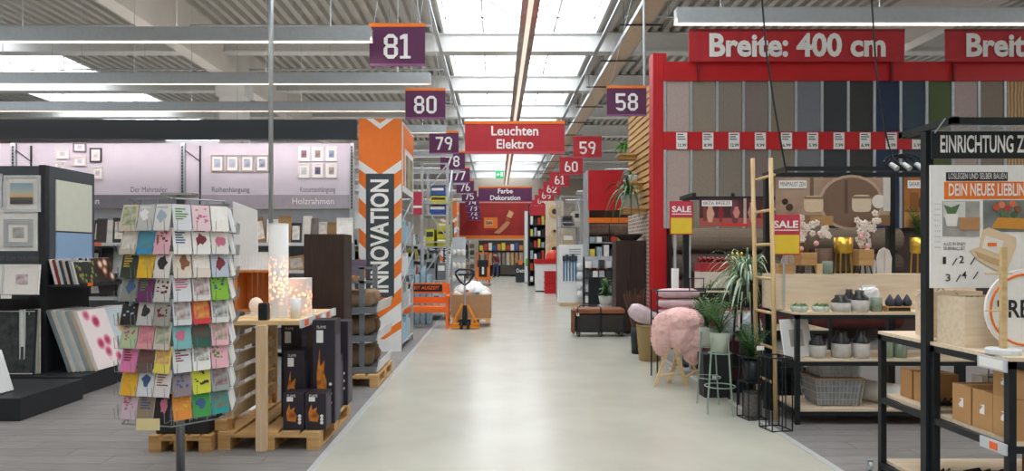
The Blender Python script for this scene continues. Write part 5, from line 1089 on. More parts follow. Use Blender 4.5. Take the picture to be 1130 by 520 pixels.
# sign frame + posters
t=thing('sign_gantry','black sign frame over the middle table carrying the zen poster','sign frame',(2.76,7.04,0),0,'black sign frames')
for xx in (0.02,1.28,2.0): obj('post',G().box(xx-.035,xx+.035,-.03,.03,0,2.38),M_black,t)
obj('top_bar',G().box(-.02,2.05,-.03,.03,2.38,2.42),M_black,t); obj('side_bar',G().box(-.02,.02,-.5,-.03,2.38,2.42),M_black,t); obj('front_bar',G().box(-.02,2.05,-.53,-.5,2.38,2.42),M_black,t)
def rib_poster(label,x0,x1,y0,y1,Y,cols,title,shapes,tw):
    t=thing('mood_poster',label,'poster',(PX(x0,Y),Y,PZ(y1,Y)),0,'mood posters'); W=PX(x1,Y)-PX(x0,Y); H=PZ(y0,Y)-PZ(y1,Y)
    sh=obj('sheet',G().box(0,W,0,.01,0,H),mat('poster_'+title.split()[0],cols[0],.5,scale=3,col2=cols[1]),t)
    tb=obj('title_box',G().box(.03,.03+tw,-.008,-.004,H-.11,H-.03),M_txt,t); text(title,.045,(.03+tw/2,-.009,H-.07),M_dk,tb,width=tw*.9,bold=0)
    for i,(k,a,b,c,d,cl) in enumerate(shapes):
        m=paper(cl)
        if k=='r': obj('photo_shape',G().box(W*a,W*c,-.003-.0004*i,0,H*b,H*d),m,sh)
        elif k=='o': obj('photo_shape',G().lathe([(1,0),(1,.003+.0004*i)],n=24,sx=c,sy=c*d).xf(Matrix.Translation((W*a,0,H*b))@Matrix.Rotation(PI/2,4,'X')),m,sh)
        elif k=='b': obj('photo_shape',G().prism([(W*(a+c*math.copysign(abs(math.cos(q*PI/10))**.45,math.cos(q*PI/10))),H*(b+d*math.copysign(abs(math.sin(q*PI/10))**.45,math.sin(q*PI/10)))) for q in range(20)],-.003-.0004*i,0),m,sh)
        elif k=='v': obj('photo_shape',G().prism([(W*(a-c*.4),H*b),(W*(a+c*.4),H*b),(W*(a+c),H*(b+d*.5)),(W*(a+c*.5),H*(b+d*.85)),(W*(a+c*.6),H*(b+d)),(W*(a-c*.6),H*(b+d)),(W*(a-c*.5),H*(b+d*.85)),(W*(a-c),H*(b+d*.5))],-.003-.0004*i,0),m,sh)
    return t
rib_poster('brown mood poster lettered MINIMALIST ZEN with basket lanterns and round mirror',856,982,196,249,6.96,('#bfa690','#94796a'),'MINIMALIST ZEN',[('r',0,0,1,.22,'#8a6a4c'),('o',.66,.48,.33,.85,'#b9a08c'),('o',.66,.48,.3,.85,'#7a6252'),('r',.6,.25,.63,.95,'#5c4a3e'),('r',.3,.3,.33,1,'#6b564a'),('b',.33,.45,.085,.17,'#d8c4a6'),('r',.25,.55,.41,.6,'#8a6f54'),('b',.75,.46,.085,.18,'#d9cbb4'),('r',.67,.56,.83,.61,'#8a6f54'),('o',.08,.5,.03,1,'#3a2c26'),('o',.12,.38,.035,1,'#4a3a30'),('o',.9,.5,.07,1,'#eae4dc'),('r',.94,.3,1,1,'#d9d4cf'),('r',.3,0,.5,.2,'#b08a5c')],.28)
rib_poster('orange mood poster lettered SAFARI LODGE behind the palm',998,1060,196,251,6.96,('#c9843c','#8a4f22'),'SAFARI LODGE',[('r',0,0,1,.3,'#d8a05c'),('v',.35,.3,.12,.4,'#5c3a1c'),('v',.6,.25,.14,.5,'#3a2a18'),('o',.8,.6,.09,1,'#e6b060'),('r',.1,.3,.25,.7,'#8a5a2c')],.26)
def sale(label,x0,x1,y0,y1,Y,stand=True,pole=None):
    t=thing('sale_sign',label,'sale sign',(PX((x0+x1)/2,Y),Y,0),0,'red and yellow SALE signs'); w=(PX(x1,Y)-PX(x0,Y))/2; z0,z1=PZ(y1,Y),PZ(y0,Y); h=z1-z0
    obj('sign_frame',G().box(-w,w,0,.03,z0,z1),mat('sale_frame','#c4202c',.4),t,bevel=.004)
    obj('red_panel',G().box(-w*.93,w*.93,-.004,0,z0+h*.5,z1-.012),mat('sale_red','#c23a52',.5,var=.04),t); obj('yellow_panel',G().box(-w*.93,w*.93,-.004,0,z0+.012,z0+h*.5),mat('sale_yellow','#e6c63c',.5,var=.04),t)
    text('SALE',h*.17,(0,-.006,z0+h*.75),M_txt,t,width=w*1.7,bold=.03); obj('underline',G().box(-w*.85,w*.9,-.007,-.0041,z0+h*.6,z0+h*.625),M_txt,t)
    if stand:
        obj('pole',G().tube((-.08,.02,.05),(-.08,.02,z0),.018,8),M_galv,t); obj('pole_sleeve',G().tube((-.08,.02,.6),(-.08,.02,z0-.45),.05,12),M_white,t); obj('second_pole',G().tube((.12,.02,.05),(.12,.02,z0),.012,8),M_galv,t); obj('base_plate',G().box(-.16,.15,-.12,.16,0,.05),M_galv,t)
    else:
        obj('pole',G().tube((0,.04,TZ),(0,.04,z0+.05),.012,8),M_galv,t)
    return t
sale('SALE sign on a white sleeved stand beside the red post',739.5,764.5,222,259,9.1)
sale('SALE sign on the middle table under the zen poster',851,883,237,281.5,6.64,False)
# spotlights clamp on frame tops and cables
for i,(pxx,Yq,pts) in enumerate([(868,6.52,[(841,0,6.6),(846,60,6.55),(855,120,6.54),(868,192,6.52)]),(1000,6.52,[(962,0,6.6),(967,80,6.56),(978,150,6.54),(985,175,6.52),(1000,189,6.52)])]):
    q=[(PX(a,Y),Y,PZ(b,Y)) for a,b,Y in pts]; q=[(q[0][0]-.1,q[0][1],7.59)]+q
    tag(obj('hanging_cable',G().path(q,.009,6),M_black),['black power cable hanging left across the carpet wall','black power cable hanging right across the carpet wall'][i],'cable','hanging power cables')
t=thing('cable_coil','tangle of black cable and clip spotlights on the sign frame corner','cable',(PX(995,6.52),6.555,2.421)); 
for q in range(5): obj('cable_loop',G().path([((.07+.02*q)*math.cos(a*PI/6)+.05*math.sin(q*2),.0,.05+(.04+.008*q)*math.sin(a*PI/6)) for a in range(12)],.008,5,closed=True),M_black,t)
for q in range(3): obj('spot_head',G().tube((-.1+.12*q,-.03,.02),(-.08+.12*q,-.1,-.03+.0),.025,10),M_galv,t)
# items on the riser
def vase(name,label,px,py,Y,z,prof,m,grp,cat='vase',band=None,n=20):
    t=thing(name,label,cat,(PX(px,Y),Y,z),0,grp); obj('vessel',G().lathe(prof,n=n),m,t,smooth=True)
    if band: obj('glaze_band',G().lathe(band,n=n,cap=False),mat('black_glaze','#2a2b2d',.3),t,smooth=True)
    return t
M_br=mat('brass','#d9b24c',.28,.85,var=.05); Yz=6.82
M_ash=wood('ash_cube','#c9a06c','#ad8350',.6)
def legcube(label,px,w,h,leg):
    t=thing('cube_planter',label,'planter',(PX(px,Yz),Yz,RZ),0,'wooden cube planters'); obj('cube',G().box(-w/2,w/2,-w/2,w/2,leg,leg+h),M_ash,t,bevel=.006)
    for a in (-1,1):
        for b in (-1,1): obj('leg',G().tube((a*w*.3,b*w*.3,leg),(a*w*.4,b*w*.4,0),.008,6),M_black,t)
    return t
legcube('wooden cube planter on black legs left of the brass pot',889,.16,.13,.08); legcube('wooden cube planter on black legs right of the brass pot',952,.15,.16,.08)
tag(obj('pine_block',G().box(PX(857,6.76),PX(874,6.76),6.72,6.86,RZ,RZ+.1),M_ash,bevel=.004),'plain pine block at the left end of the riser','block'); tag(obj('pine_block',G().box(PX(901,6.74),PX(907,6.74),6.72,6.8,RZ,RZ+.1),M_pine,bevel=.004),'small pine block behind the left cube planter','block')
vase('vase','brown clay cylinder vase on the riser',909,0,6.89,RZ+.0,[(.075,0),(.08,.01),(.08,.25),(.07,.25),(.07,.02)],mat('brown_clay','#6d5245',.7),None)
vase('vase','grey green jar on the riser beside the brass stand',913,0,6.74,RZ,[(.045,0),(.05,.01),(.05,.12),(.04,.125)],mat('grey_green','#7d8a7d',.6),None)
def brasspot(label,px,legs=True):
    t=thing('brass_planter',label,'planter',(PX(px,Yz),Yz,RZ),0,'brass planters'); obj('bowl',G().lathe([(.065,.2),(.085,.22),(.088,.36),(.08,.36),(.075,.24)],n=22),M_br,t,smooth=True)
    for a in range(4): obj('leg',G().tube((.07*math.cos(a*PI/2+.78),.07*math.sin(a*PI/2+.78),.22),(.08*math.cos(a*PI/2+.78),.08*math.sin(a*PI/2+.78),0),.008,6),M_br,t)
    return t
brasspot('brass pot on tall legs between the cube planters',930.5); p=brasspot('brass pot on tall legs holding a palm by the frame post',1015)
stuff(obj('palm_foliage',foliage('palm',.36,21,16),M_lf['palm'],p,(0,0,.33)))
t=thing('grey_board','grey slate board standing behind the brass pot','board',(PX(926,6.93),6.93,RZ)); obj('slab',G().box(-.07,.1,0,.02,0,.28),mat('grey_slab','#5d5a58',.6),t); obj('edge_strip',G().box(-.07,.1,-.002,0,0,.02),M_black,t)
for i,(px,hh) in enumerate([(871,.2),(958,.2),(977,.26)]):
    t=thing('arch_panel',['left','middle','right'][i]+' pale arched decor panel at the back of the riser','decor panel',(PX(px,6.94),6.955,RZ),0,'pale arched panels')
    obj('panel',G().prism([(-.07,0),(.07,0),(.075,hh*.6),(.05,hh*.9),(0,hh),(-.05,hh*.9),(-.075,hh*.6)],0,.015),mat('arch_pale','#d9d6d4',.6),t); obj('groove',G().box(-.004,.004,-.002,0,.01,hh*.9),mat('arch_groove','#b9b4b0',.6),t)
def orchid(label,px,spread,seed):
    rr=random.Random(seed); t=thing('orchid',label,'flowers',(PX(px,6.86),6.88,RZ),0,'blossom sprays'); obj('vase',G().lathe([(.03,0),(.035,.12),(.022,.14)],n=12),mat('clear_vase','#b9c2c4',.2),t)
    for s in range(4):
        e=(rr.uniform(-spread,spread),rr.uniform(-.05,.05),rr.uniform(.32,.56)); mid=(e[0]*.4,e[1],e[2]*.7); stm=obj('stem',G().path([(0,0,.1),mid,e],.005,5),mat('stem_brown','#6b5038',.7),t)
        for q in range(9):
            u=rr.uniform(.45,1.05); c=[mid[k]*(1-u)+e[k]*u+rr.uniform(-.045,.045) for k in range(3)]; g=G()
            for a in range(5): 
                an=a*2*PI/5+q; g.blob((c[0]+.02*math.cos(an),c[1]-.02,c[2]+.02*math.sin(an)),(.015,.007,.015),6,4)
            obj('blossom',g,mat('blossom_pink' if rr.random()<.3 else 'blossom_white','#e9b8bc' if False else '#f1e6dc',.6),t)
    for q in range(4): obj('bud',G().blob((rr.uniform(-spread,spread),-.03,rr.uniform(.14,.45)),(.028,.022,.028),8,6),mat('blossom_rose','#e3aeb2',.6),t,smooth=True)
orchid('white and pink blossom spray left of the brass pot',893,.2,3); orchid('white and pink blossom spray right of the brass pot',964,.15,8)
# items on the middle table top
Yv=6.47
for i,px in enumerate((882,906)):
    t=thing('succulent_planter',['left','right'][i]+' low glass planter of green succulents on the middle table','planter',(PX(px,Yv),Yv,TZ+.001),0,'succulent planters'); obj('dish',G().lathe([(.06,0),(.075,.02),(.08,.05),(.074,.05),(.068,.02)],n=16),mat('pale_glass','#cdd9d2',.15),t,smooth=True)
    for q in range(9): stuff(obj('rosette',foliage('strap',.06,90+q,16),mat('succulent','#5fa06a',.5,col2='#3c7a4a') if q%2 else M_lf['mid'],t,(.045*math.cos(q*2.4),.045*math.sin(q*2.4),.055)))
M_cv=mat('concrete_vase','#bdbab6',.8,var=.12,scale=18,bump=.2)
def cvase(label,px,Y,z,r,h,neck,grp):
    t=thing('concrete_vase',label,'vase',(PX(px,Y),Y,z),0,grp); obj('body',G().lathe([(r*.92,0),(r,.01),(r,h*.55)],n=22),M_cv,t,smooth=True)
    obj('black_shoulder',G().lathe([(r*1.005,h*.55),(r*.99,h*.66),(neck,h*.84),(neck,h),(neck*.8,h),(neck*.8,h*.8)],n=22,cap=False),mat('black_glaze','#2a2b2d',.3),t,smooth=True); return t
cvase('wide concrete vase with black shoulder on the middle table top',928,Yv,TZ+.001,.085,.155,.055,'concrete vases'); cvase('slim concrete vase behind the wide one on the table top',937,Yv+.16,TZ+.001,.05,.2,.03,'concrete vases'); cvase('tall concrete vase with black shoulder on the table top',948.5,Yv,TZ+.001,.078,.2,.04,'concrete vases')
vase('candle_glass','green glass candle jar on the middle table top',967,0,Yv,TZ+.001,[(.045,0),(.05,.01),(.05,.13),(.044,.13),(.044,.02)],mat('green_glass','#7d8c78',.25),'green candle jars','jar')
t=thing('wood_tray','small wooden tray carrying dark drop candles','tray',(PX(989,Yv),Yv,TZ+.001)); obj('tray_board',G().box(-.11,.11,-.05,.05,0,.05),M_ash,t,bevel=.006); obj('tray_front',G().box(-.1,.1,-.052,-.05,.01,.04),mat('dark_walnut','#2b1c17'),t)
for i,px in enumerate((982,991,1001)):
    o=obj('drop_candle',G().lathe([(.03,0),(.042,.02),(.04,.05),(.02,.085),(.006,.11)],n=14),mat('dark_blue_wax','#333a48',.5),None,(PX(px,Yv),Yv,TZ+.052),smooth=True); tag(o,['left','middle','right'][i]+' dark blue drop-shaped candle on the small tray','candle','drop candles')
t=thing('white_bag','white crumpled paper bag at the back of the middle table','bag',(PX(957,6.62),6.6,TZ+.001)); obj('paper',G().blob((0,0,.11),(.1,.06,.11),12,8,.12,pw=.6),M_white,t); obj('fold',G().box(-.07,.07,-.01,.01,.2,.24),M_white,t)
# items on middle shelf
zm=.612
t=thing('framed_board','white framed board leaning at the left end of the middle shelf','picture frame',(PX(882,6.47),6.47,zm+.004),.35); t.rotation_euler.x=-.2
obj('board',G().box(-.16,.17,0,.02,0,.36),M_white,t); obj('picture',G().box(-.08,.08,-.003,0,.1,.26),mat('photo_grey','#b9b6ae'),t)
cvase('left concrete vase with black shoulder on the middle shelf',902,6.5,zm,.075,.21,.045,'concrete vases'); cvase('centre concrete vase with black shoulder on the middle shelf',928,6.5,zm,.085,.24,.05,'concrete vases'); cvase('right concrete vase with black shoulder on the middle shelf',950,6.47,zm,.075,.25,.035,'concrete vases')
for i,px in enumerate((978,993)): vase('candle_glass',['left','right'][i]+' green candle jar on the middle shelf',px,0,6.48,zm,[(.055,0),(.058,.01),(.058,.15),(.05,.15),(.05,.02)],mat('green_glass','#7d8c78'),'green candle jars','jar')
# wire baskets bottom shelf
def wirebasket(label,loc,w,d,h,lin_c='#9d9da0',grp='wire baskets',rim=M_ash):
    t=thing('wire_basket',label,'basket',loc,0,grp); k=.86
    obj('cloth_liner',G().hexa([(-w*k/2+.01,-d*k/2+.01,.01),(w*k/2-.01,-d*k/2+.01,.01),(w*k/2-.01,d*k/2-.01,.01),(-w*k/2+.01,d*k/2-.01,.01)],[(-w/2+.015,-d/2+.015,h),(w/2-.015,-d/2+.015,h),(w/2-.015,d/2-.015,h),(-w/2+.015,d/2-.015,h)]),mat('liner_'+lin_c[1:],lin_c,.8,var=.2,scale=14,bump=.4),t)
    obj('rim',G().path([(-w/2,-d/2,h),(w/2,-d/2,h),(w/2,d/2,h),(-w/2,d/2,h)],.009,6,closed=True),rim,t)
    g=G()
    for q in range(13): u=-.5+q/12; g.tube((w*u,-d/2-.002,h),(w*u*k,-d*k/2-.002,0),.004,4); g.tube((w*u,d/2+.002,h),(w*u*k,d*k/2,0),.004,4)
    for q in range(4): f=1-(1-k)*(q/4); zz=h*(1-q/4); g.path([(-w/2*f,-d/2*f,zz),(w/2*f,-d/2*f,zz),(w/2*f,d/2*f,zz),(-w/2*f,d/2*f,zz)],.004,4,closed=True)
    stuff(obj('wire_mesh',g,M_galv,t)); return t
wirebasket('large lined wire basket at the bottom of the middle table',(PX(918,6.62),6.64,.147),.46,.36,.26); wirebasket('smaller lined wire basket stacked in the large one',(PX(920,6.62),6.64,.41),.42,.32,.17,'#c3c2c2')
t=thing('paper_roll','thick white roll lying at the bottom of the middle table','roll',(3.74,6.6,.148))
A=Vector((.17,-.27,.105)); B=Vector((-.17,.25,.105)); Mr=Matrix.Translation(A)@(B-A).to_track_quat('Z','Y').to_matrix().to_4x4(); Lr=(B-A).length
obj('roll',G().lathe([(.1,0),(.1,Lr),(.088,Lr),(.088,0),(.1,0)],n=28,cap=False).xf(Mr),mat('roll_white','#e6e5e2',.6),t)
for q in range(3): obj('inner_layer',G().lathe([(.074-.016*q,.01),(.074-.016*q,Lr*.9),(.07-.016*q,Lr*.9),(.07-.016*q,.01),(.074-.016*q,.01)],n=20,cap=False).xf(Mr),M_white,t)
# ---- rear table with boho poster
Yk=9.0
table('display_table','rear black table with red gifts behind the hanging plant',2.62,4.4,Yk,Yk+.6,[.12,.6,1.1])
t=thing('sign_gantry','black sign frame over the rear table with a dark red poster','sign frame',(2.6,9.64,0),0,'black sign frames')
for xx in (.06,1.2): obj('post',G().box(xx-.04,xx+.04,-.03,.03,0,2.34),M_black,t)
obj('top_bar',G().box(-.02,1.75,-.03,.03,2.34,2.39),M_black,t); obj('side_bar',G().box(-.02,.03,-.6,-.03,2.34,2.39),M_black,t); obj('hook',G().blob((.72,0,2.42),(.03,.03,.03),8,6),M_black,t)
rib_poster('dark red mood poster lettered IBIZA BREEZE above the rear table',772,850,219,250,9.58,('#5c3038','#3a2024'),'IBIZA BREEZE',[('r',0,0,1,.3,'#a5544a'),('r',.3,0,.7,.12,'#c43a32'),('v',.15,.15,.06,.6,'#d8a890'),('v',.3,.15,.04,.65,'#8a2430'),('v',.5,.12,.07,.8,'#6b3a44'),('v',.52,.3,.05,.4,'#c9857c'),('r',.62,.1,.66,1,'#b8a8a4'),('v',.75,.15,.07,.7,'#b98a7c'),('r',.05,.2,.1,.7,'#7a4038'),('v',.92,.2,.06,.5,'#c9302c')],.42)
t=thing('roll_box','large pale gift box with red glossy top on the rear table','box',(PX(790,9.42),9.42,1.101)); obj('carton',G().box(-.25,.2,-.15,.15,0,.24),mat('pale_box','#d9cdc2',.6),t); obj('red_band',G().box(-.25,.2,-.15,.15,.24,.36),mat('red_gloss','#a8343c',.3),t)
for q in range(7): item('red_bauble',G().blob((-.22+.063*q,0,.4),(.032,.06,.04),8,6),mat('red_gloss2','#7d1a22',.2),t,'%s dark red glossy bauble from the left on the pale gift box'%ORD[q],'bauble','red baubles',smooth=True)
for q in range(3):
    t=thing('bead_candlestick',['left','middle','right'][q]+' gold beaded candlestick on the rear table','candlestick',(PX(806,9.25)+.06*q,9.16,1.101),0,'gold candlesticks'); g=G()
    for k in range(9): g.blob((0,0,.04+.055*k),(.02,.02,.03),8,6)
    obj('bead_stem',g,M_br,t,smooth=True); obj('foot',G().lathe([(.028,0),(.02,.015)],n=12),M_br,t)
t=thing('plum_bowl','dark plum glossy bowl beside the gold candlesticks','bowl',(PX(822,9.3),9.3,1.101)); obj('stand',G().lathe([(.06,0),(.02,.05),(.02,.3)],n=14),M_black,t); obj('bowl',G().lathe([(.02,.3),(.12,.36),(.13,.42),(.1,.46)],n=18),mat('plum','#4a2436',.2),t,smooth=True)
t=thing('black_tray','black tray with leafy spray on the rear table edge','tray',(PX(786,9.05),9.12,1.101)); obj('tray',G().box(-.2,.24,-.09,.1,0,.03),M_black,t); stuff(obj('foliage',foliage('strap',.3,44,10),M_lf['olive'],t,(0,.02,.03)))
for i,(px,c,w,h) in enumerate([(782,'#8a1f2a',.2,.3),(800,'#b9343c',.16,.24),(822,'#d6d0cc',.22,.22),(843,'#6b1820',.2,.28)]): 
    t=thing('gift_box',['dark red','bright red','white','maroon'][i]+' gift box on the lower shelf of the rear table','box',(PX(px,9.15),9.2,.601),0,'gift boxes on the rear table'); obj('carton',G().box(-w/2,w/2,-.1,.1,0,h),mat('gift_'+c[1:],c,.5),t); obj('ribbon',G().box(-.012,.012,-.102,.102,0,h+.002),mat('ribbon_gold','#c9a45c',.4),t)
# ---- bamboo ladder
M_bam=wood('bamboo','#dcc399','#c2a066',.5,st=(14,14,1.2))
t=thing('bamboo_ladder','slim bamboo ladder leaning by the hanging plant','ladder',(2.635,6.2,0))
def lp(f,z): return (0 if True else 0,f,z)
ytop,zt=0,2.5
for i,(yb,dy) in enumerate(((.32,0),(.78,0))): obj('rail',G().tube((.02,yb,0),(.0-.03,yb+.0,2.5 if i==0 else 2.56),.021,10),M_bam,t,smooth=True)
for q in range(7): zz=.36+.33*q; obj('rung',G().tube((.0,.31,zz),(.0,.79,zz+.0),.015,8),M_bam,t,smooth=True)
# ---- hanging spider plant in basket on a stool
t=thing('spider_plant','big variegated spider plant spilling from a basket','plant',(PX(826,7.3),7.35,.1))
g=G().lathe([(.13,.95),(.17,1.0),(.19,1.16),(.17,1.16),(.15,1.0)],n=20); obj('basket',g,mat('dark_rattan','#3c3733'),t)
stuff(obj('foliage',foliage('spider',.47,55,150),mat('leaf_spider','#9dbb9d',.45,col2='#5f8d68'),t,(0,0,1.18)))
stuff(obj('pale_leaves',foliage('spider',.48,56,90),mat('leaf_pale','#d3dcc8',.5,col2='#9cb598'),t,(0,-.02,1.17)))
obj('care_label',G().box(-.08,.14,-.2,-.195,1.22,1.3),mat('label_mint','#a9d0cc',.5),t)
for a in range(4): obj('stand_leg',G().tube((.12*math.cos(a*PI/2+.8),.12*math.sin(a*PI/2+.8),.96),(.2*math.cos(a*PI/2+.8),.2*math.sin(a*PI/2+.8),-.1),.012,6),M_black,t)
obj('stand_ring',G().path([(.15*math.cos(a*PI/8),.15*math.sin(a*PI/8),.94) for a in range(16)],.01,5,closed=True),M_black,t)
# ---- wire stand with pink pillows, fur stool, basket
M_pk=mat('pink_cushion','#cbb0b6',.85,var=.08,scale=7,bump=.2)
Yq=8.76; t=thing('wire_bin','black wire basket stand holding stacked pink cushions','basket',(PX(748,Yq),Yq,0))
w=.3
for a in (-1,1):
    for b in (-1,1): obj('corner_wire',G().tube((a*w,b*.17,0),(a*w,b*.17,1.12),.01,6),M_black,t)
for z2 in (.4,.85,1.12): obj('hoop_wire',G().path([(-w,-.17,z2),(w,-.17,z2),(w,.17,z2),(-w,.17,z2)],.008,5,closed=True),M_black,t)
obj('base_tray',G().box(-w,w,-.17,.17,.74,.76),M_black,t); obj('loop_handle',G().path([(.1,-.17,1.12),(.1,-.17,1.28),(.28,-.17,1.28),(.28,-.17,1.12)],.008,5),M_black,t)
for q in range(3): 
    o=obj('pink_cushion',G().blob((0,0,0),(.27,.155,.062),16,10,pw=.65),M_pk,None,(PX(748,Yq),Yq,.826+.128*q),smooth=True); tag(o,['lowest','middle','topmost'][q]+' pink cushion in the black wire basket','cushion','stacked pink cushions')
Yf=8.2; Xf=PX(748,Yf); t=thing('trestle_stool','folding wooden trestle stool under the pink fur','stool',(Xf,Yf,0))
for (a,b) in (((-.28,.0),(-.06,.0)),((.1,.0),(-.08,.0)),((.33,.22),(.1,.22)),((-.05,.22),(.14,.22))): obj('leg',G().bar((a[0],a[1],0),(b[0],b[1],.62),.045,.025),M_pine,t)
obj('stretcher',G().bar((-.24,-.0,.13),(.06,-.0,.17),.03,.02),M_pine,t); obj('stretcher',G().bar((.06,.0,.09),(.3,.22,.16),.03,.02),M_pine,t); obj('seat_bar',G().box(-.12,.2,-.03,.27,.6,.64),M_pine,t)
t=thing('fur_throw','fluffy pale pink sheepskin draped over the trestle stool','fur throw',(Xf+.03,Yf+.1,.3))
M_fur=mat('pink_fur','#e9bfbb',.95,var=.08,scale=26,bump=.9)
rr=random.Random(12); g=G()
g.blob((.03,0,.47),(.25,.19,.16),22,14,.05,rr); g.blob((-.19,-.06,.33),(.12,.1,.25),16,12,.06,rr); g.blob((.15,-.06,.24),(.13,.11,.26),16,12,.09,rr); g.blob((.02,-.1,.32),(.14,.09,.2),16,12,.08,rr)
o=obj('pelt',g,M_fur,t,smooth=True); t.scale=(1.12,1,1.06); t.location.z=.27
rm=o.modifiers.new('remesh','REMESH'); rm.mode='VOXEL'; rm.voxel_size=.018; rm.use_smooth_shade=True
dm=o.modifiers.new('fluff','DISPLACE'); tx=bpy.data.textures.new('fluff','CLOUDS'); tx.noise_scale=.035; dm.texture=tx; dm.strength=.02
g=G()
for q in range(1500):
    a=rr.uniform(0,2*PI); e=math.acos(rr.uniform(-1,1)); C=rr.choice([((.03,0,.47),(.25,.19,.16)),((-.19,-.06,.33),(.12,.1,.25)),((.15,-.06,.24),(.13,.11,.26)),((.03,0,.47),(.23,.19,.17))]); n_=(math.sin(e)*math.cos(a),math.sin(e)*math.sin(a),math.cos(e))
    p=Vector([C[0][k]+C[1][k]*n_[k]*.98 for k in range(3)]); d=Vector(n_)+Vector((rr.uniform(-.6,.6),rr.uniform(-.6,.6),rr.uniform(-.9,.1))); q2=p+d.normalized()*.02; s_=Vector((rr.uniform(-1,1),rr.uniform(-1,1),rr.uniform(-1,1))).normalized()*.005
    g.add([p-s_,p+s_,q2],[(0,1,2)])
stuff(obj('fur_tufts',g,M_fur,t))
Yn=10.2; t=thing('wicker_basket','tall wicker basket with wrapped cushions at the aisle edge','basket',(PX(717,Yn),Yn,0)); obj('weave',G().lathe([(.15,0),(.16,.02),(.2,.52),(.18,.52),(.15,.03)],n=20),mat('wicker','#b9a06c',.8,kind='wave',scale=40,col2='#7d6840',bump=.6),t); obj('rim',G().path([(.19*math.cos(a*PI/10),.19*math.sin(a*PI/10),.52) for a in range(20)],.018,6,closed=True),mat('wicker','#b9a06c'),t)
o=obj('wrapped_cushion',G().blob((0,0,0),(.26,.14,.13),16,10,.03,pw=.7),mat('foil_pink','#c9b4bb',.25,var=.15,scale=8),None,(PX(711,Yn),Yn-.02,.66),smooth=True); o.rotation_euler.y=.5; tag(o,'shiny wrapped pale pink cushion on the wicker basket','cushion')
Yn=10.9; t=thing('twig_bundle','bundle of dark red-brown twigs wrapped in film by the brown cabinet','twigs',(PX(704,Yn),Yn,0)); rr=random.Random(4)
for q in range(26): a=rr.uniform(0,2*PI); obj('twig',G().tube((.05*math.cos(a),.05*math.sin(a),.3),(.17*math.cos(a)-.06,.14*math.sin(a),rr.uniform(.9,1.04)),.008,5),mat('twig','#5b3a30',.7),t)
obj('vase',G().lathe([(.1,0),(.12,.3),(.1,.42),(.08,.42)],n=16),M_black,t,smooth=True)
# ---- plant stands
M_gst=mat('sage_metal','#8fa396',.5,var=.04); M_sp=mat('sage_pot','#a9b3a4',.6,var=.05)
def stand(label,px,Y,zt,r,seed,s):
    X=PX(px,Y); t=thing('plant_stand',label,'plant stand',(X,Y,0),0,'sage green plant stands')
    for a in range(4): obj('leg',G().tube((r*.95*math.cos(a*PI/2+.5),r*.95*math.sin(a*PI/2+.5),zt+.16),(r*1.55*math.cos(a*PI/2+.5),r*1.55*math.sin(a*PI/2+.5),0),.007,6),M_gst,t)
    for zz,k in ((zt,1.02),(zt*.45,1.35)): obj('ring',G().path([(r*k*math.cos(a*PI/8),r*k*math.sin(a*PI/8),zz) for a in range(16)],.006,5,closed=True),M_gst,t)
    plant('potted_palm',label.replace('stand under the','palm: the').replace('sage green plant palm:','sage potted palm,'),(X,Y,zt+.007),'palm',M_lf['palm'],s,r*.93,.2,M_sp,seed,'sage potted palms',n=18)
stand('sage green plant stand under the rear potted palm',781,7.35,.6,.1,61,.4); stand('sage green plant stand under the front potted palm',794.5,6.85,.6,.11,62,.42)
def wirestand(label,px,Y,w,h,pt,grp='black wire plant stands'):
    X=PX(px,Y); t=thing('wire_stand',label,'plant stand',(X,Y,0),.2,grp)
    for k in range(12):
        side=k//3; u=-w+w*(k%3); p={0:(u,-w),1:(w,u),2:(-u,w),3:(-w,-u)}[side]; obj('upright_wire',G().tube((p[0],p[1],.006),(p[0],p[1],h),.006,6),M_black,t)
    for zz in (.006,h): obj('hoop_wire',G().path([(-w,-w,zz),(w,-w,zz),(w,w,zz),(-w,w,zz)],.007,5,closed=True),M_black,t)
    if pt: obj('shelf_grid',G().box(-w,w,-w,w,pt-.012,pt),M_black,t)
    return (X,Y,pt)
X,Y,z0=wirestand('black wire stand under the dark fern',830,6.64,.1,.6,.36)
plant('potted_fern','dark green palm in a black pot inside the wire stand',(X,Y,z0+.001),'palm',M_lf['dark'],.38,.09,.2,M_black,63,n=18); 
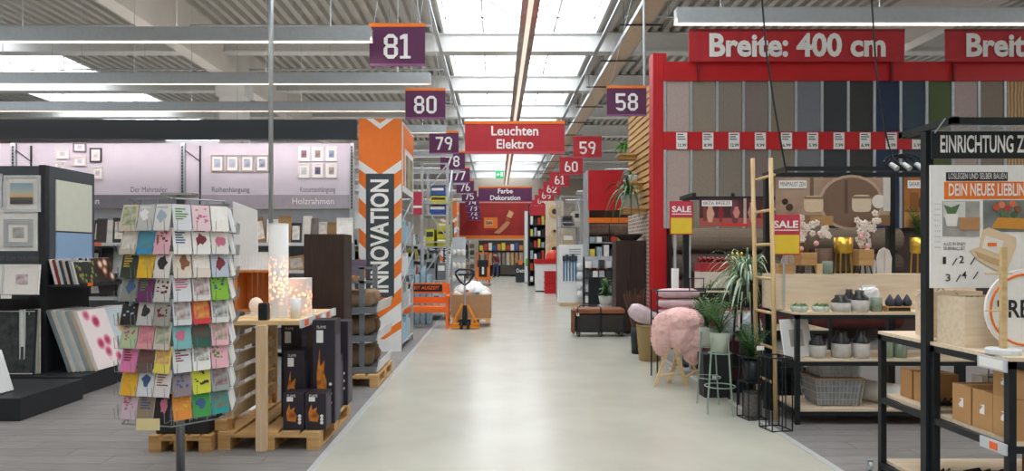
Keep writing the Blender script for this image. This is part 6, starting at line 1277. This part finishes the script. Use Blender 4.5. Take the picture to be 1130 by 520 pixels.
tag(obj('price_tag',G().box(X-.02,X+.05,Y-.17,Y-.165,.68,.72),M_txt),'small white price tag on the dark potted palm','price tag')
t=thing('grey_basket','dark grey woven basket low inside the wire stand','basket',(X,Y,.014)); obj('weave',G().lathe([(.07,0),(.085,.02),(.09,.24),(.08,.24)],n=18),mat('grey_weave','#5d5b58',.8,var=.3,scale=50,bump=.5),t); obj('rim',G().path([(.085*math.cos(a*PI/9),.085*math.sin(a*PI/9),.24) for a in range(18)],.01,5,closed=True),M_black,t)
wirestand('empty black wire stand in front of the middle table',856,6.22,.1,.66,None)
for q in range(3): tag(obj('round_tub',G().lathe([(.2,0),(.23,.13),(.21,.13),(.19,.02)],n=22),M_black,None,(PX(862,7.45),7.45,.13*q)),'%s black round tub from the floor, stacked behind the middle table'%ORD[q],'tub','stacked black tubs')
for i,(px,Y,z2) in enumerate([(802,8.0,.765),(830,8.02,.765)]):
    o=obj('film_bag',G().blob((0,0,0),(.11,.09,.15),12,8,.16),mat('clear_film','#c9d2d8',.15,var=.3,scale=14,alpha=.75),None,(PX(px,Y),Y,z2)); tag(o,['left','right'][i]+' bundle wrapped in clear film behind the potted palms','package','film wrapped bundles')
for q in range(4): tag(obj('flat_crate',G().box(-.27,.27,-.17,.17,0,.12).box(-.285,.285,-.18,.18,.12,.145),[M_black,mat('maroon_crate','#4a1a20',.6)][q%2],None,(PX(806,8.0),8.0,.15*q)),'%s flat crate from the floor behind the plant stands, %s'%(ORD[q],['black','maroon'][q%2]),'crate','flat crates')
t=thing('dark_tote','dark grey fabric tote standing behind the sage stands','bag',(PX(789,7.64),7.66,0)); obj('tote_body',G().hexa([(-.14,-.1,0),(.14,-.1,0),(.14,.1,0),(-.14,.1,0)],[(-.16,-.11,.48),(.16,-.11,.48),(.16,.11,.48),(-.16,.11,.48)]),mat('tote','#2f3336',.8),t); obj('handle',G().path([(-.08,-.1,.48),(-.06,-.1,.62),(.06,-.1,.62),(.08,-.1,.48)],.01,5),M_black,t); obj('white_print',G().box(-.06,.0,-.12,-.115,.2,.26),M_txt,t)
